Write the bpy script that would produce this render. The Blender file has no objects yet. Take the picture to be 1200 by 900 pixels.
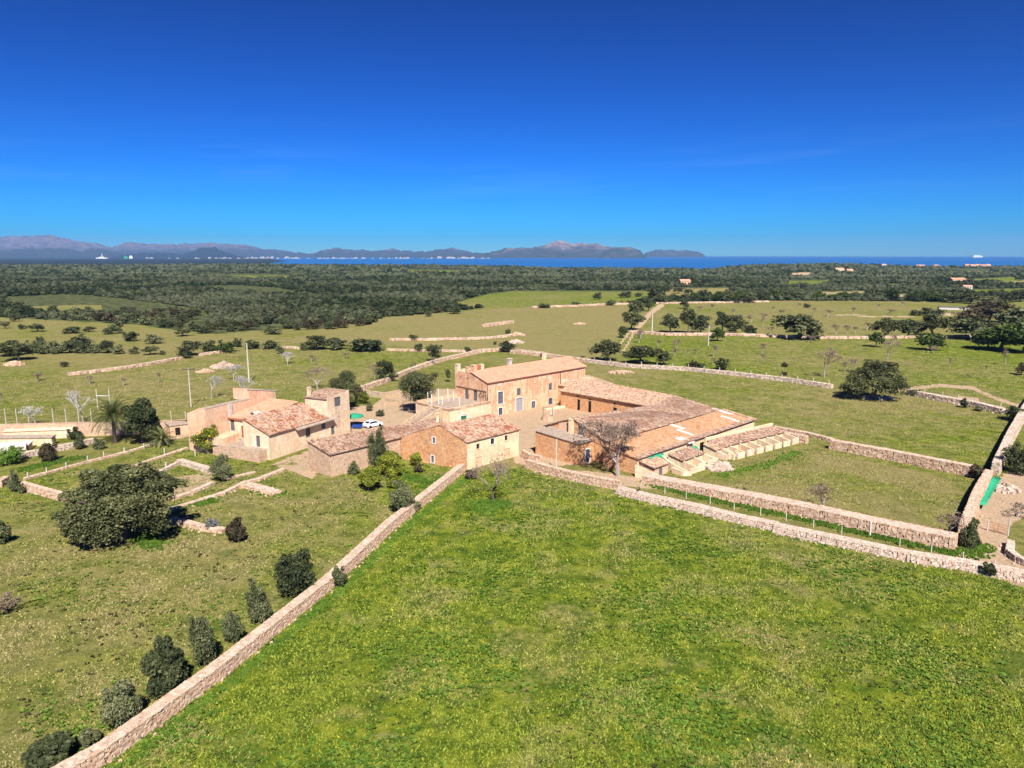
import bpy, math, random
import numpy as np
from mathutils import Vector, Matrix
R = math.radians
C = bpy.context.scene.collection
sc = bpy.context.scene
# ---------------------------------------------------------------- camera
FPX = 850.0; HC = 38.0; PIT = math.atan(152 / FPX)
cam = bpy.data.cameras.new('camera'); camo = bpy.data.objects.new('camera', cam); C.objects.link(camo)
camo.location = (0, 0, HC); camo.rotation_euler = (math.pi / 2 - PIT, 0, 0)
cam.sensor_fit = 'HORIZONTAL'; cam.angle = 2 * math.atan(600 / FPX)
cam.clip_start = 1; cam.clip_end = 200000
sc.camera = camo
# ---------------------------------------------------------------- light
SUN_EL = R(48); SUN_AZ = R(280)          # azimuth of the sun measured from +X, counter-clockwise
sd = Vector((math.cos(SUN_AZ) * math.cos(SUN_EL), math.sin(SUN_AZ) * math.cos(SUN_EL), math.sin(SUN_EL)))
w = bpy.data.worlds.new('World'); sc.world = w; w.use_nodes = True
nt = w.node_tree; nt.nodes.clear()
sky = nt.nodes.new('ShaderNodeTexSky'); sky.sky_type = 'NISHITA'; sky.sun_disc = False
sky.sun_elevation = SUN_EL; sky.sun_rotation = math.pi / 2 - SUN_AZ
sky.altitude = 1200; sky.air_density = 1.0; sky.dust_density = 0.25; sky.ozone_density = 6.0
hs = nt.nodes.new('ShaderNodeHueSaturation'); hs.inputs['Saturation'].default_value = 1.4
bg = nt.nodes.new('ShaderNodeBackground'); bg.inputs[1].default_value = 0.07
wo = nt.nodes.new('ShaderNodeOutputWorld')
pre = nt.nodes.new('ShaderNodeMixRGB'); pre.blend_type = 'MULTIPLY'; pre.inputs[0].default_value = 1; pre.inputs[2].default_value = (.073, .093, .112, 1)
gm = nt.nodes.new('ShaderNodeGamma'); gm.inputs[1].default_value = 2.05
post_ = nt.nodes.new('ShaderNodeMixRGB'); post_.blend_type = 'MULTIPLY'; post_.inputs[0].default_value = 1; post_.inputs[2].default_value = (10, 10, 10, 1)
nt.links.new(sky.outputs[0], pre.inputs[1]); nt.links.new(pre.outputs[0], gm.inputs[0]); nt.links.new(gm.outputs[0], post_.inputs[1]); nt.links.new(post_.outputs[0], hs.inputs['Color'])
# a few thin cirrus streaks low in the sky
tc = nt.nodes.new('ShaderNodeTexCoord'); mp = nt.nodes.new('ShaderNodeMapping'); mp.inputs['Scale'].default_value = (2.2, 2.2, 26)
mp.inputs['Rotation'].default_value = (0.0, -0.06, 0)
nz = nt.nodes.new('ShaderNodeTexNoise'); nz.inputs['Scale'].default_value = 2.0; nz.inputs['Detail'].default_value = 7; nz.inputs['Roughness'].default_value = 0.6
cr = nt.nodes.new('ShaderNodeValToRGB'); cr.color_ramp.elements[0].position = 0.50; cr.color_ramp.elements[1].position = 0.85
cr.color_ramp.elements[0].color = (0, 0, 0, 1); cr.color_ramp.elements[1].color = (0.06, 0.06, 0.06, 1)
sx = nt.nodes.new('ShaderNodeSeparateXYZ')
mr = nt.nodes.new('ShaderNodeMapRange'); mr.inputs[1].default_value = 0.04; mr.inputs[2].default_value = 0.10
mr2 = nt.nodes.new('ShaderNodeMapRange'); mr2.inputs[1].default_value = 0.17; mr2.inputs[2].default_value = 0.11
mu = nt.nodes.new('ShaderNodeMath'); mu.operation = 'MULTIPLY'; mu2 = nt.nodes.new('ShaderNodeMath'); mu2.operation = 'MULTIPLY'
mx = nt.nodes.new('ShaderNodeMixRGB'); mx.inputs[2].default_value = (7.5, 8.6, 10.5, 1)
L = nt.links.new
L(tc.outputs['Generated'], mp.inputs[0]); L(mp.outputs[0], nz.inputs['Vector']); L(nz.outputs[0], cr.inputs[0])
L(tc.outputs['Generated'], sx.inputs[0]); L(sx.outputs['Z'], mr.inputs[0]); L(sx.outputs['Z'], mr2.inputs[0])
L(mr.outputs[0], mu.inputs[0]); L(mr2.outputs[0], mu.inputs[1]); L(mu.outputs[0], mu2.inputs[0]); L(cr.outputs[0], mu2.inputs[1])
L(mu2.outputs[0], mx.inputs[0]); L(hs.outputs[0], mx.inputs[1]); L(mx.outputs[0], bg.inputs[0]); L(bg.outputs[0], wo.inputs[0])
sl = bpy.data.lights.new('sun', 'SUN'); sl.energy = 4.8; sl.angle = R(0.5); sl.color = (1, 0.95, 0.875)
so = bpy.data.objects.new('sun', sl); C.objects.link(so); so.rotation_euler = sd.to_track_quat('Z', 'Y').to_euler(); so.location = (0, 0, 200)
sc.view_settings.view_transform = 'Standard'; sc.view_settings.look = 'None'; sc.view_settings.gamma = 1
sc.view_settings.use_curve_mapping = False; sc.view_settings.exposure = 0.88
try:
    sc.cycles.max_bounces = 5; sc.cycles.diffuse_bounces = 2; sc.cycles.glossy_bounces = 2
    sc.cycles.transmission_bounces = 2; sc.cycles.volume_bounces = 0; sc.cycles.transparent_max_bounces = 4
    sc.cycles.use_denoising = True
except Exception: pass
# ---------------------------------------------------------------- measuring helpers: pixel of the 1200x900 photo <-> place
def ray(px, py):
    x = (px - 600) / FPX; y = (450 - py) / FPX
    return (x, math.cos(PIT) + y * math.sin(PIT), -math.sin(PIT) + y * math.cos(PIT))
def G(px, py, z=0.0):
    d = ray(px, py); t = (z - HC) / d[2]; return (d[0] * t, d[1] * t)
def GY(px, py, Y):
    d = ray(px, py); t = Y / d[1]; return (d[0] * t, Y, HC + d[2] * t)
def onplane(px, py, p0, p1):              # ray hits the vertical plane through p0,p1 -> (distance along, z)
    d = ray(px, py); ux, uy = p1[0] - p0[0], p1[1] - p0[1]; l = math.hypot(ux, uy); ux /= l; uy /= l
    nx, ny = uy, -ux; t = (p0[0] * nx + p0[1] * ny) / (d[0] * nx + d[1] * ny)
    return ((d[0] * t - p0[0]) * ux + (d[1] * t - p0[1]) * uy, HC + d[2] * t)
def vh(px, py, py2):                      # height of something standing at (px,py) reaching up to py2
    X, Y = G(px, py); y = (450 - py2) / FPX
    return max(0.05, HC + Y * (-math.sin(PIT) + y * math.cos(PIT)) / (math.cos(PIT) + y * math.sin(PIT)))
S2 = math.sqrt(.5)
def ab(a, b):  return (-5.8 + (a + b) * S2, 167 + (a - b) * S2)
# ---------------------------------------------------------------- tags
def tag(o, label=None, cat=None, group=None, kind=None):
    if label: o['label'] = label
    if cat: o['category'] = cat
    if group: o['group'] = group
    if kind: o['kind'] = kind
    return o
def empty(name, label, cat, loc=(0, 0, 0), rz=0, group=None):
    o = bpy.data.objects.new(name, None); C.objects.link(o); o.location = loc; o.rotation_euler = (0, 0, rz); o.empty_display_size = 0.5
    return tag(o, label, cat, group)
class MB:
    def __init__(s): s.v = []; s.f = []; s.m = []; s.r = []
    def add(s, vs, fs, mi=0, r=None):
        b = len(s.v); s.v.extend(vs)
        for f in fs:
            s.f.append(tuple(b + i for i in f)); s.m.append(mi); s.r.append(random.random() if r is None else r)
    def box(s, x0, x1, y0, y1, z0, z1, mi=0, r=None, M=None):
        vs = [(x0, y0, z0), (x1, y0, z0), (x1, y1, z0), (x0, y1, z0), (x0, y0, z1), (x1, y0, z1), (x1, y1, z1), (x0, y1, z1)]
        if M is not None: vs = [tuple(M @ Vector(v)) for v in vs]
        s.add(vs, [(0, 3, 2, 1), (4, 5, 6, 7), (0, 1, 5, 4), (1, 2, 6, 5), (2, 3, 7, 6), (3, 0, 4, 7)], mi, r)
    def tube(s, p0, p1, r0, r1, n=6, mi=0, r=None, cap=True):
        p0 = Vector(p0); p1 = Vector(p1); d = (p1 - p0)
        if d.length < 1e-6: return
        q = d.to_track_quat('Z', 'Y'); vs = []
        for p, rr in ((p0, r0), (p1, r1)):
            for i in range(n):
                a = 2 * math.pi * i / n; vs.append(tuple(p + q @ Vector((math.cos(a) * rr, math.sin(a) * rr, 0))))
        fs = [(i, (i + 1) % n, n + (i + 1) % n, n + i) for i in range(n)]
        if cap: fs.append(tuple(range(n, 2 * n)))
        s.add(vs, fs, mi, r)
    def prism(s, pts, z0, z1, mi=0, r=None):
        n = len(pts); vs = [(p[0], p[1], z0 if not callable(z0) else z0(p)) for p in pts] + [(p[0], p[1], z1 if not callable(z1) else z1(p)) for p in pts]
        s.add(vs, [(i, (i + 1) % n, n + (i + 1) % n, n + i) for i in range(n)] + [tuple(range(n, 2 * n)), tuple(range(n - 1, -1, -1))], mi, r)
    def build(s, name, mats, parent=None, smooth=False):
        me = bpy.data.meshes.new(name); me.from_pydata(s.v, [], s.f)
        if not isinstance(mats, (list, tuple)): mats = [mats]
        for m in mats: me.materials.append(m)
        if len(mats) > 1: me.polygons.foreach_set('material_index', s.m)
        if s.r:
            at = me.attributes.new('rnd', 'FLOAT', 'FACE'); at.data.foreach_set('value', np.array(s.r, dtype=np.float32))
        if smooth: me.polygons.foreach_set('use_smooth', [True] * len(s.f))
        o = bpy.data.objects.new(name, me); C.objects.link(o); o.parent = parent; me.update()
        return o
def npmesh(name, v, quads, mat, rnd=None, parent=None, smooth=False, link=True, k=4):
    v = np.asarray(v, dtype=np.float32); quads = np.asarray(quads, dtype=np.int32)
    me = bpy.data.meshes.new(name); n = len(quads)
    me.vertices.add(len(v)); me.vertices.foreach_set('co', v.ravel())
    me.loops.add(n * k); me.loops.foreach_set('vertex_index', quads.ravel())
    me.polygons.add(n); me.polygons.foreach_set('loop_start', np.arange(n, dtype=np.int32) * k)
    try: me.polygons.foreach_set('loop_total', np.full(n, k, dtype=np.int32))
    except Exception: pass
    if smooth: me.polygons.foreach_set('use_smooth', np.ones(n, dtype=bool))
    me.materials.append(mat)
    if rnd is not None:
        at = me.attributes.new('rnd', 'FLOAT', 'FACE'); at.data.foreach_set('value', np.asarray(rnd, dtype=np.float32))
    me.update(calc_edges=True)
    if not link: return me
    o = bpy.data.objects.new(name, me); C.objects.link(o); o.parent = parent
    return o
# ---------------------------------------------------------------- materials
def newmat(name, rough=0.9, spec=0.2):
    m = bpy.data.materials.new(name); m.use_nodes = True; b = m.node_tree.nodes['Principled BSDF']
    b.inputs['Roughness'].default_value = rough; b.inputs['Specular IOR Level'].default_value = spec
    return m, m.node_tree, b
def N(t, k, **kw):
    n = t.nodes.new(k)
    for a, v in kw.items():
        if a.startswith('i_'):
            key = a[2:]; n.inputs[int(key) if key.isdigit() else key].default_value = v
        else: setattr(n, a, v)
    return n
def ramp(t, src, stops):
    r = t.nodes.new('ShaderNodeValToRGB'); e = r.color_ramp.elements
    while len(e) < len(stops): e.new(0.5)
    for i, (p, c) in enumerate(stops): e[i].position = p; e[i].color = (c[0], c[1], c[2], 1)
    t.links.new(src, r.inputs[0]); return r.outputs[0]
def noise(t, vec, scale, detail=4, rough=0.55, dist=0.0):
    n = t.nodes.new('ShaderNodeTexNoise'); n.inputs['Scale'].default_value = scale; n.inputs['Detail'].default_value = detail
    n.inputs['Roughness'].default_value = rough; n.inputs['Distortion'].default_value = dist
    t.links.new(vec, n.inputs['Vector']); return n.outputs[0]
def mixc(t, fac, a, b, mode='MIX'):
    m = t.nodes.new('ShaderNodeMixRGB'); m.blend_type = mode
    for i, s in ((0, fac), (1, a), (2, b)):
        if hasattr(s, 'links'): t.links.new(s, m.inputs[i])
        elif i == 0: m.inputs[0].default_value = s
        else: m.inputs[i].default_value = (s[0], s[1], s[2], 1)
    return m.outputs[0]
def mth(t, op, a, b=None, clamp=False):
    m = t.nodes.new('ShaderNodeMath'); m.operation = op; m.use_clamp = clamp
    for i, s in enumerate((a, b)):
        if s is None: continue
        if hasattr(s, 'links'): t.links.new(s, m.inputs[i])
        else: m.inputs[i].default_value = s
    return m.outputs[0]
def mrange(t, src, a, b, c=0.0, d=1.0):
    m = t.nodes.new('ShaderNodeMapRange'); t.links.new(src, m.inputs[0])
    for i, v in enumerate((a, b, c, d)): m.inputs[i + 1].default_value = v
    return m.outputs[0]
def bump(t, b, h, dist, strength=1.0):
    n = t.nodes.new('ShaderNodeBump'); n.inputs['Distance'].default_value = dist; n.inputs['Strength'].default_value = strength
    t.links.new(h, n.inputs['Height']); t.links.new(n.outputs[0], b.inputs['Normal'])
def pos(t): return t.nodes.new('ShaderNodeNewGeometry').outputs['Position']
def rnd(t): return N(t, 'ShaderNodeAttribute', attribute_name='rnd').outputs['Fac']
def orand(t): return t.nodes.new('ShaderNodeObjectInfo').outputs['Random']
def simple(name, col, rough=0.8, spec=0.3, var=0.25, sc_=3.0):
    m, t, b = newmat(name, rough, spec); P = pos(t); n = noise(t, P, sc_, 5)
    lo = [c * (1 - var) for c in col]; hi = [min(1, c * (1 + var)) for c in col]
    t.links.new(ramp(t, n, [(0.3, lo), (0.7, hi)]), b.inputs['Base Color']); return m
def foliage(name, dark, mid, light, trans=0.2, big=0.25):
    m, t, b = newmat(name, 0.6, 0.25); P = pos(t)
    r1 = rnd(t); n1 = noise(t, P, big, 3); o = orand(t)
    s = mth(t, 'ADD', mth(t, 'MULTIPLY', r1, 0.62), mth(t, 'MULTIPLY', n1, 0.38))
    s = mth(t, 'ADD', s, mth(t, 'MULTIPLY', mth(t, 'SUBTRACT', o, 0.5), 0.25))
    c = ramp(t, s, [(0.15, dark), (0.5, mid), (0.88, light)])
    t.links.new(c, b.inputs['Base Color'])
    tr = t.nodes.new('ShaderNodeBsdfTranslucent'); t.links.new(c, tr.inputs[0])
    ms = t.nodes.new('ShaderNodeMixShader'); ms.inputs[0].default_value = trans
    t.links.new(b.outputs[0], ms.inputs[1]); t.links.new(tr.outputs[0], ms.inputs[2])
    t.links.new(ms.outputs[0], t.nodes['Material Output'].inputs[0]); return m
M = {}
M['oak'] = foliage('oak leaves', (0.024, 0.028, 0.010), (0.08, 0.09, 0.032), (0.24, 0.24, 0.10))
M['olive'] = foliage('olive leaves', (0.045, 0.056, 0.022), (0.125, 0.14, 0.058), (0.30, 0.30, 0.15))
M['dense'] = foliage('dense dark leaves', (0.022, 0.032, 0.012), (0.07, 0.085, 0.032), (0.19, 0.20, 0.085))
M['citrus'] = foliage('citrus leaves', (0.05, 0.07, 0.008), (0.17, 0.20, 0.02), (0.36, 0.36, 0.04), 0.2)
M['pine'] = foliage('carob leaves', (0.018, 0.032, 0.006), (0.05, 0.08, 0.012), (0.12, 0.16, 0.03))
M['brown'] = foliage('brownish leaves', (0.03, 0.025, 0.012), (0.075, 0.06, 0.03), (0.16, 0.13, 0.07))
M['lav'] = foliage('grey leaves', (0.10, 0.10, 0.09), (0.2, 0.2, 0.19), (0.33, 0.32, 0.32))
M['weed'] = foliage('weed leaves', (0.05, 0.10, 0.01), (0.10, 0.19, 0.02), (0.2, 0.3, 0.04), 0.2)
M['palm'] = foliage('palm leaves', (0.03, 0.045, 0.01), (0.09, 0.11, 0.03), (0.22, 0.22, 0.08), 0.15)
M['twig'] = foliage('bare twigs', (0.13, 0.085, 0.06), (0.24, 0.17, 0.13), (0.38, 0.29, 0.23), 0.0)
M['whitetwig'] = foliage('pale bare twigs', (0.28, 0.25, 0.23), (0.45, 0.42, 0.39), (0.62, 0.6, 0.57), 0.0)
M['bark'] = simple('bark', (0.13, 0.10, 0.08), 0.95, 0.1, 0.4, 4)
M['greybark'] = simple('grey bark', (0.33, 0.29, 0.26), 0.95, 0.1, 0.3, 4)
M['fruit'] = simple('lemon skin', (0.75, 0.55, 0.03), 0.5, 0.4, 0.1)
M['white'] = simple('white paint', (0.72, 0.70, 0.66), 0.7, 0.3, 0.08)
M['concrete'] = simple('concrete post', (0.52, 0.47, 0.41), 0.9, 0.2, 0.15, 2)
M['shutter'] = simple('grey blue shutter paint', (0.12, 0.125, 0.14), 0.7, 0.3, 0.2, 2)
M['bluedoor'] = simple('blue paint', (0.06, 0.08, 0.13), 0.6, 0.3, 0.2, 2)
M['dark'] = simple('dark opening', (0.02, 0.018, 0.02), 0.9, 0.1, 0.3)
M['grn'] = simple('green shutter paint', (0.02, 0.16, 0.06), 0.6, 0.3, 0.2, 2)
M['net'] = simple('green tarpaulin', (0.03, 0.30, 0.16), 0.6, 0.3, 0.25, 1.5)
M['greydoor'] = simple('weathered grey door', (0.33, 0.31, 0.33), 0.8, 0.2, 0.12, 2)
M['metal'] = simple('dark iron', (0.10, 0.08, 0.07), 0.6, 0.4, 0.3, 3)
M['wood'] = simple('weathered wood', (0.34, 0.28, 0.22), 0.9, 0.2, 0.25, 2)
M['cloth'] = simple('blue cloth', (0.02, 0.06, 0.28), 0.8, 0.2, 0.2, 2)
M['brick'] = simple('red brick', (0.42, 0.13, 0.06), 0.9, 0.2, 0.2, 3)
def carpaint():
    m, t, b = newmat('white car paint', 0.25, 0.5); b.inputs['Base Color'].default_value = (0.75, 0.77, 0.8, 1); return m
M['car'] = carpaint()
def glass():
    m, t, b = newmat('tinted glass', 0.08, 0.6); b.inputs['Base Color'].default_value = (0.02, 0.03, 0.05, 1); return m
M['glass'] = glass()
def plaster(name, base, stain, pale, rust, s=0.35, amt=0.5):
    m, t, b = newmat(name, 0.95, 0.1); P = pos(t)
    n1 = noise(t, P, s, 6, 0.62, 0.4); n2 = noise(t, P, s * 5, 5, 0.65); n3 = noise(t, P, 14, 3)
    mp = N(t, 'ShaderNodeMapping'); mp.inputs['Scale'].default_value = (1.6, 1.6, 0.22); t.links.new(P, mp.inputs[0])
    n4 = noise(t, mp.outputs[0], 1.1, 5, 0.6)                       # rain streaks
    c = mixc(t, mrange(t, n1, 0.48, 0.55), base, stain)
    c = mixc(t, mth(t, 'MULTIPLY', mrange(t, n2, 0.53, 0.60), 0.85), c, pale)
    c = mixc(t, mth(t, 'MULTIPLY', mrange(t, n4, 0.53, 0.62), amt), c, rust)
    c = mixc(t, mrange(t, n3, 0.3, 0.7, 0.0, 0.3), c, [x * 0.72 for x in base])
    t.links.new(c, b.inputs['Base Color']); bump(t, b, mth(t, 'ADD', n2, n3), 0.03, 0.8); return m
M['plmain'] = plaster('stained pink lime plaster', (0.72, 0.45, 0.27), (0.64, 0.32, 0.18), (0.80, 0.62, 0.43), (0.40, 0.18, 0.11), 0.3, 0.65)
M['plcream'] = plaster('cream plaster', (0.78, 0.60, 0.40), (0.72, 0.49, 0.32), (0.82, 0.72, 0.58), (0.55, 0.36, 0.25), 0.3, 0.4)
M['plpeach'] = plaster('peach plaster', (0.72, 0.47, 0.30), (0.66, 0.38, 0.24), (0.76, 0.58, 0.43), (0.42, 0.25, 0.17), 0.3, 0.35)
M['plyel'] = plaster('pale yellow plaster', (0.78, 0.62, 0.39), (0.72, 0.50, 0.31), (0.82, 0.72, 0.54), (0.5, 0.33, 0.18), 0.35, 0.4)
def rubble(name, c1, c2, c3, mort, scale=2.6, patch=None):
    m, t, b = newmat(name, 0.95, 0.1); P = pos(t)
    n0 = N(t, 'ShaderNodeTexNoise', i_Scale=2.0, i_Detail=2.0); t.links.new(P, n0.inputs['Vector'])
    off = N(t, 'ShaderNodeVectorMath', operation='MULTIPLY_ADD'); t.links.new(n0.outputs['Color'], off.inputs[0]); off.inputs[1].default_value = (0.25, 0.25, 0.25); t.links.new(P, off.inputs[2])
    mp = N(t, 'ShaderNodeMapping'); mp.inputs['Scale'].default_value = (1, 1, 1.5); t.links.new(off.outputs[0], mp.inputs[0])
    vo = N(t, 'ShaderNodeTexVoronoi', i_Scale=scale); t.links.new(mp.outputs[0], vo.inputs['Vector'])
    ve = N(t, 'ShaderNodeTexVoronoi', feature='DISTANCE_TO_EDGE', i_Scale=scale); t.links.new(mp.outputs[0], ve.inputs['Vector'])
    sp = N(t, 'ShaderNodeSeparateColor'); t.links.new(vo.outputs['Color'], sp.inputs[0])
    c = ramp(t, sp.outputs[0], [(0.1, c1), (0.5, c2), (0.9, c3)])
    e = mrange(t, ve.outputs['Distance'], 0.02, 0.10)
    c = mixc(t, e, mort, c)
    n1 = noise(t, P, 0.35, 5, 0.6, 0.3)
    c = mixc(t, mrange(t, n1, 0.45, 0.65, 0, 0.75), c, patch or mort)
    c = mixc(t, mrange(t, noise(t, P, 1.3, 6, 0.75), 0.42, 0.66, 0.0, 0.6), c, [x * 0.42 for x in c2]); c = mixc(t, mrange(t, noise(t, P, 3.1, 5, 0.75), 0.52, 0.68, 0.0, 0.55), c, (0.78, 0.58, 0.42))
    t.links.new(c, b.inputs['Base Color']); bump(t, b, e, 0.06, 0.9); return m
M['rubor'] = rubble('orange rubble masonry', (0.70, 0.32, 0.14), (0.78, 0.43, 0.21), (0.56, 0.23, 0.10), (0.68, 0.37, 0.19), 2.2, (0.74, 0.42, 0.22))
M['rubpk'] = rubble('pink rubble masonry', (0.62, 0.40, 0.27), (0.72, 0.52, 0.37), (0.50, 0.30, 0.21), (0.68, 0.46, 0.31), 2.2, (0.66, 0.44, 0.28))
M['rubtan'] = rubble('tan rubble masonry', (0.55, 0.40, 0.26), (0.66, 0.50, 0.34), (0.42, 0.30, 0.2), (0.6, 0.44, 0.28), 2.0, (0.62, 0.45, 0.28))
def stones(name, a, b_, c_, orange=0.3):
    m, t, b = newmat(name, 0.95, 0.1); P = pos(t); r = rnd(t)
    c = ramp(t, r, [(0.0, a), (0.45, b_), (0.8, c_), (1.0, (0.52, 0.30, 0.17))])
    c = mixc(t, mrange(t, noise(t, P, 0.5, 3), 0.4, 0.65, 0, orange), c, (0.55, 0.33, 0.19))
    c = mixc(t, mrange(t, noise(t, P, 8, 4, 0.7), 0.45, 0.75, 0, 0.5), c, (0.16, 0.13, 0.11))
    t.links.new(c, b.inputs['Base Color']); bump(t, b, noise(t, P, 12, 3), 0.03, 0.6); return m
M['dry'] = stones('dry stone', (0.44, 0.28, 0.18), (0.62, 0.43, 0.30), (0.72, 0.55, 0.40))
M['drygrey'] = stones('grey dry stone', (0.42, 0.32, 0.25), (0.58, 0.47, 0.38), (0.70, 0.59, 0.49), 0.2)
M['drycap'] = stones('dry wall cap stone', (0.44, 0.32, 0.24), (0.58, 0.44, 0.34), (0.68, 0.55, 0.44), 0.05)
M['drycore'] = simple('dark stone gaps', (0.26, 0.18, 0.13), 0.95, 0.1, 0.3, 4)
def tiles(name, a, b_, c_, lich, la=0.5, dk=0.4):
    m, t, b = newmat(name, 0.9, 0.15); P = pos(t); r = rnd(t)
    n1 = noise(t, P, 0.45, 5, 0.7, 0.6); n2 = noise(t, P, 2.4, 4, 0.7)
    c = ramp(t, r, [(0.05, a), (0.5, b_), (0.95, c_)])
    c = mixc(t, mth(t, 'MULTIPLY', mrange(t, n1, 0.42, 0.56), la), c, lich)
    c = mixc(t, mrange(t, n2, 0.46, 0.64, 0, dk), c, (0.10, 0.055, 0.04)); c = mixc(t, mrange(t, noise(t, P, 1.1, 6, 0.75), 0.5, 0.68, 0, dk * 0.9), c, (0.16, 0.09, 0.07))
    t.links.new(c, b.inputs['Base Color']); bump(t, b, noise(t, P, 9, 3), 0.02, 0.5); return m
M['tnew'] = tiles('salmon roof tiles', (0.58, 0.25, 0.15), (0.66, 0.31, 0.19), (0.70, 0.37, 0.25), (0.70, 0.40, 0.28), 0.4, 0.14)
M['told'] = tiles('old lichen roof tiles', (0.22, 0.10, 0.06), (0.46, 0.28, 0.18), (0.62, 0.44, 0.32), (0.48, 0.36, 0.27), 0.6, 0.9)
M['tred'] = tiles('rusty roof tiles', (0.24, 0.08, 0.04), (0.44, 0.20, 0.11), (0.60, 0.36, 0.25), (0.56, 0.42, 0.31), 0.65, 0.75)
M['tpale'] = tiles('pale weathered roof tiles', (0.34, 0.18, 0.11), (0.55, 0.34, 0.22), (0.68, 0.48, 0.34), (0.60, 0.43, 0.30), 0.5, 0.7)
M['tor'] = tiles('orange earth covered roof', (0.52, 0.23, 0.10), (0.62, 0.31, 0.15), (0.70, 0.42, 0.25), (0.56, 0.36, 0.23), 0.6, 0.4)
M['slab'] = simple('grey roof slab', (0.36, 0.28, 0.22), 0.9, 0.2, 0.3, 1.5)
M['paneltop'] = simple('pale fibre cement sheet', (0.66, 0.58, 0.52), 0.8, 0.2, 0.12, 1.5)
# ---------------------------------------------------------------- ground
rs = np.random.RandomState(7); random.seed(11)
EDGE_PX = [-400, 0, 300, 500, 600, 650, 720, 830, 850, 880, 960, 1010, 1060, 1130, 1200, 1700]
EDGE_PY = [308, 308, 308, 308.5, 309, 311, 311.5, 313, 310.5, 308.5, 307, 308, 310, 309.5, 309.5, 309]
def terr(x, y):
    x = np.asarray(x, float); y = np.asarray(y, float); r = np.hypot(x, y)
    px = 600 + FPX * x / np.maximum(y, 50.0)
    eh = HC - (np.interp(px, EDGE_PX, EDGE_PY) - 298) * 2800 / FPX - 9
    t = np.clip((y - 900) / 1900, 0, 1); t = t * t * (3 - 2 * t)
    roll = (np.sin(x / 310.0 + 1.3) * np.cos(y / 270.0) * 2.2 + np.sin(x / 130.0 + y / 170.0) * 1.0) * np.clip((r - 600) / 900, 0, 1)
    z = eh * t + roll
    d = np.clip((y - 2850) / 700, 0, 1); z = z * (1 - d) + (-45) * d
    return z
def T(x, y): return float(terr(x, y))
def GT(px, py):                 # pixel -> point on the terrain
    z = 0
    for _ in range(12):
        X, Y = G(px, py, z)
        if Y < 0 or Y > 2840: Y = 2840.0; X = (px - 600) / FPX * Y; return (X, Y, T(X, Y))
        z = 0.5 * z + 0.5 * T(X, Y)
    return (X, Y, T(X, Y))
def pip(px, py, poly):
    ins = np.zeros(px.shape, bool); n = len(poly); j = n - 1
    for i in range(n):
        xi, yi = poly[i]; xj, yj = poly[j]
        with np.errstate(divide='ignore', invalid='ignore'):
            c = ((yi > py) != (yj > py)) & (px < (xj - xi) * (py - yi) / ((yj - yi) + 1e-12) + xi)
        ins ^= c; j = i
    return ins
def dline(px, py, pl):
    d = np.full(px.shape, 1e9)
    for (x0, y0), (x1, y1) in zip(pl[:-1], pl[1:]):
        vx, vy = x1 - x0, y1 - y0; t = np.clip(((px - x0) * vx + (py - y0) * vy) / (vx * vx + vy * vy), 0, 1)
        d = np.minimum(d, np.hypot(px - x0 - t * vx, py - y0 - t * vy))
    return d
def W2(poly): return [G(*p) for p in poly]
LUSH_FIELD = [(120, 900), (545, 555), (620, 546), (720, 568), (1210, 682), (1300, 1000), (-100, 1000)]
SCRUB = [(-300, 300), (-300, 380), (0, 372), (150, 380), (250, 392), (330, 385), (380, 392), (420, 385), (450, 373), (560, 362), (600, 352), (770, 356), (900, 352), (1120, 354), (1500, 352), (1500, 300)]
CLEAR = [  # (polygon in photo pixels, (dry, soil, lush))
 ([(30, 359), (118, 357), (120, 363), (30, 364)], (.5, 0, .4)), ([(262, 321), (340, 322), (338, 328), (272, 327)], (.2, .1, .7)),
 ([(467, 315.5), (545, 317), (552, 320), (480, 321)], (.2, 0, .8)), ([(536, 317), (553, 316.5), (553, 319.5), (540, 320)], (0, 1, 0)),
 ([(475, 330), (503, 326), (500, 330), (478, 333)], (0, 1, 0)), ([(565, 314), (600, 314), (600, 317), (565, 317)], (.3, 0, .6)),
 ([(530, 356), (570, 345), (600, 341), (765, 341), (760, 354), (700, 357), (600, 361), (540, 362)], (.35, 0, .6)),
 ([(925, 329), (975, 328), (970, 335), (920, 336)], (.1, 0, .9)), ([(925, 320), (952, 319), (950, 325), (928, 325)], (0, .8, 0)),
 ([(1118, 315), (1165, 316), (1160, 321), (1120, 320)], (.2, 0, .8)), ([(1118, 328), (1190, 325), (1190, 331), (1118, 332)], (.2, 0, .8)),
 ([(1140, 340), (1210, 338), (1210, 345), (1138, 346)], (.1, 0, .9)), ([(1170, 330), (1210, 328), (1210, 335), (1178, 335)], (.9, 0, .1)),
 ([(778, 338), (860, 337), (850, 349), (778, 352)], (.9, .2, 0)), ([(960, 342), (1015, 341), (1015, 350), (958, 350)], (.5, .5, 0)),
 ([(1045, 345), (1085, 346), (1080, 352), (1040, 352)], (.4, .6, 0)), ([(965, 318), (1010, 317), (1010, 320), (965, 321)], (.3, .2, .4)),
 ([(1090, 332), (1030, 334), (1040, 337), (1085, 336)], (.4, 0, .5)),
]
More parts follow.
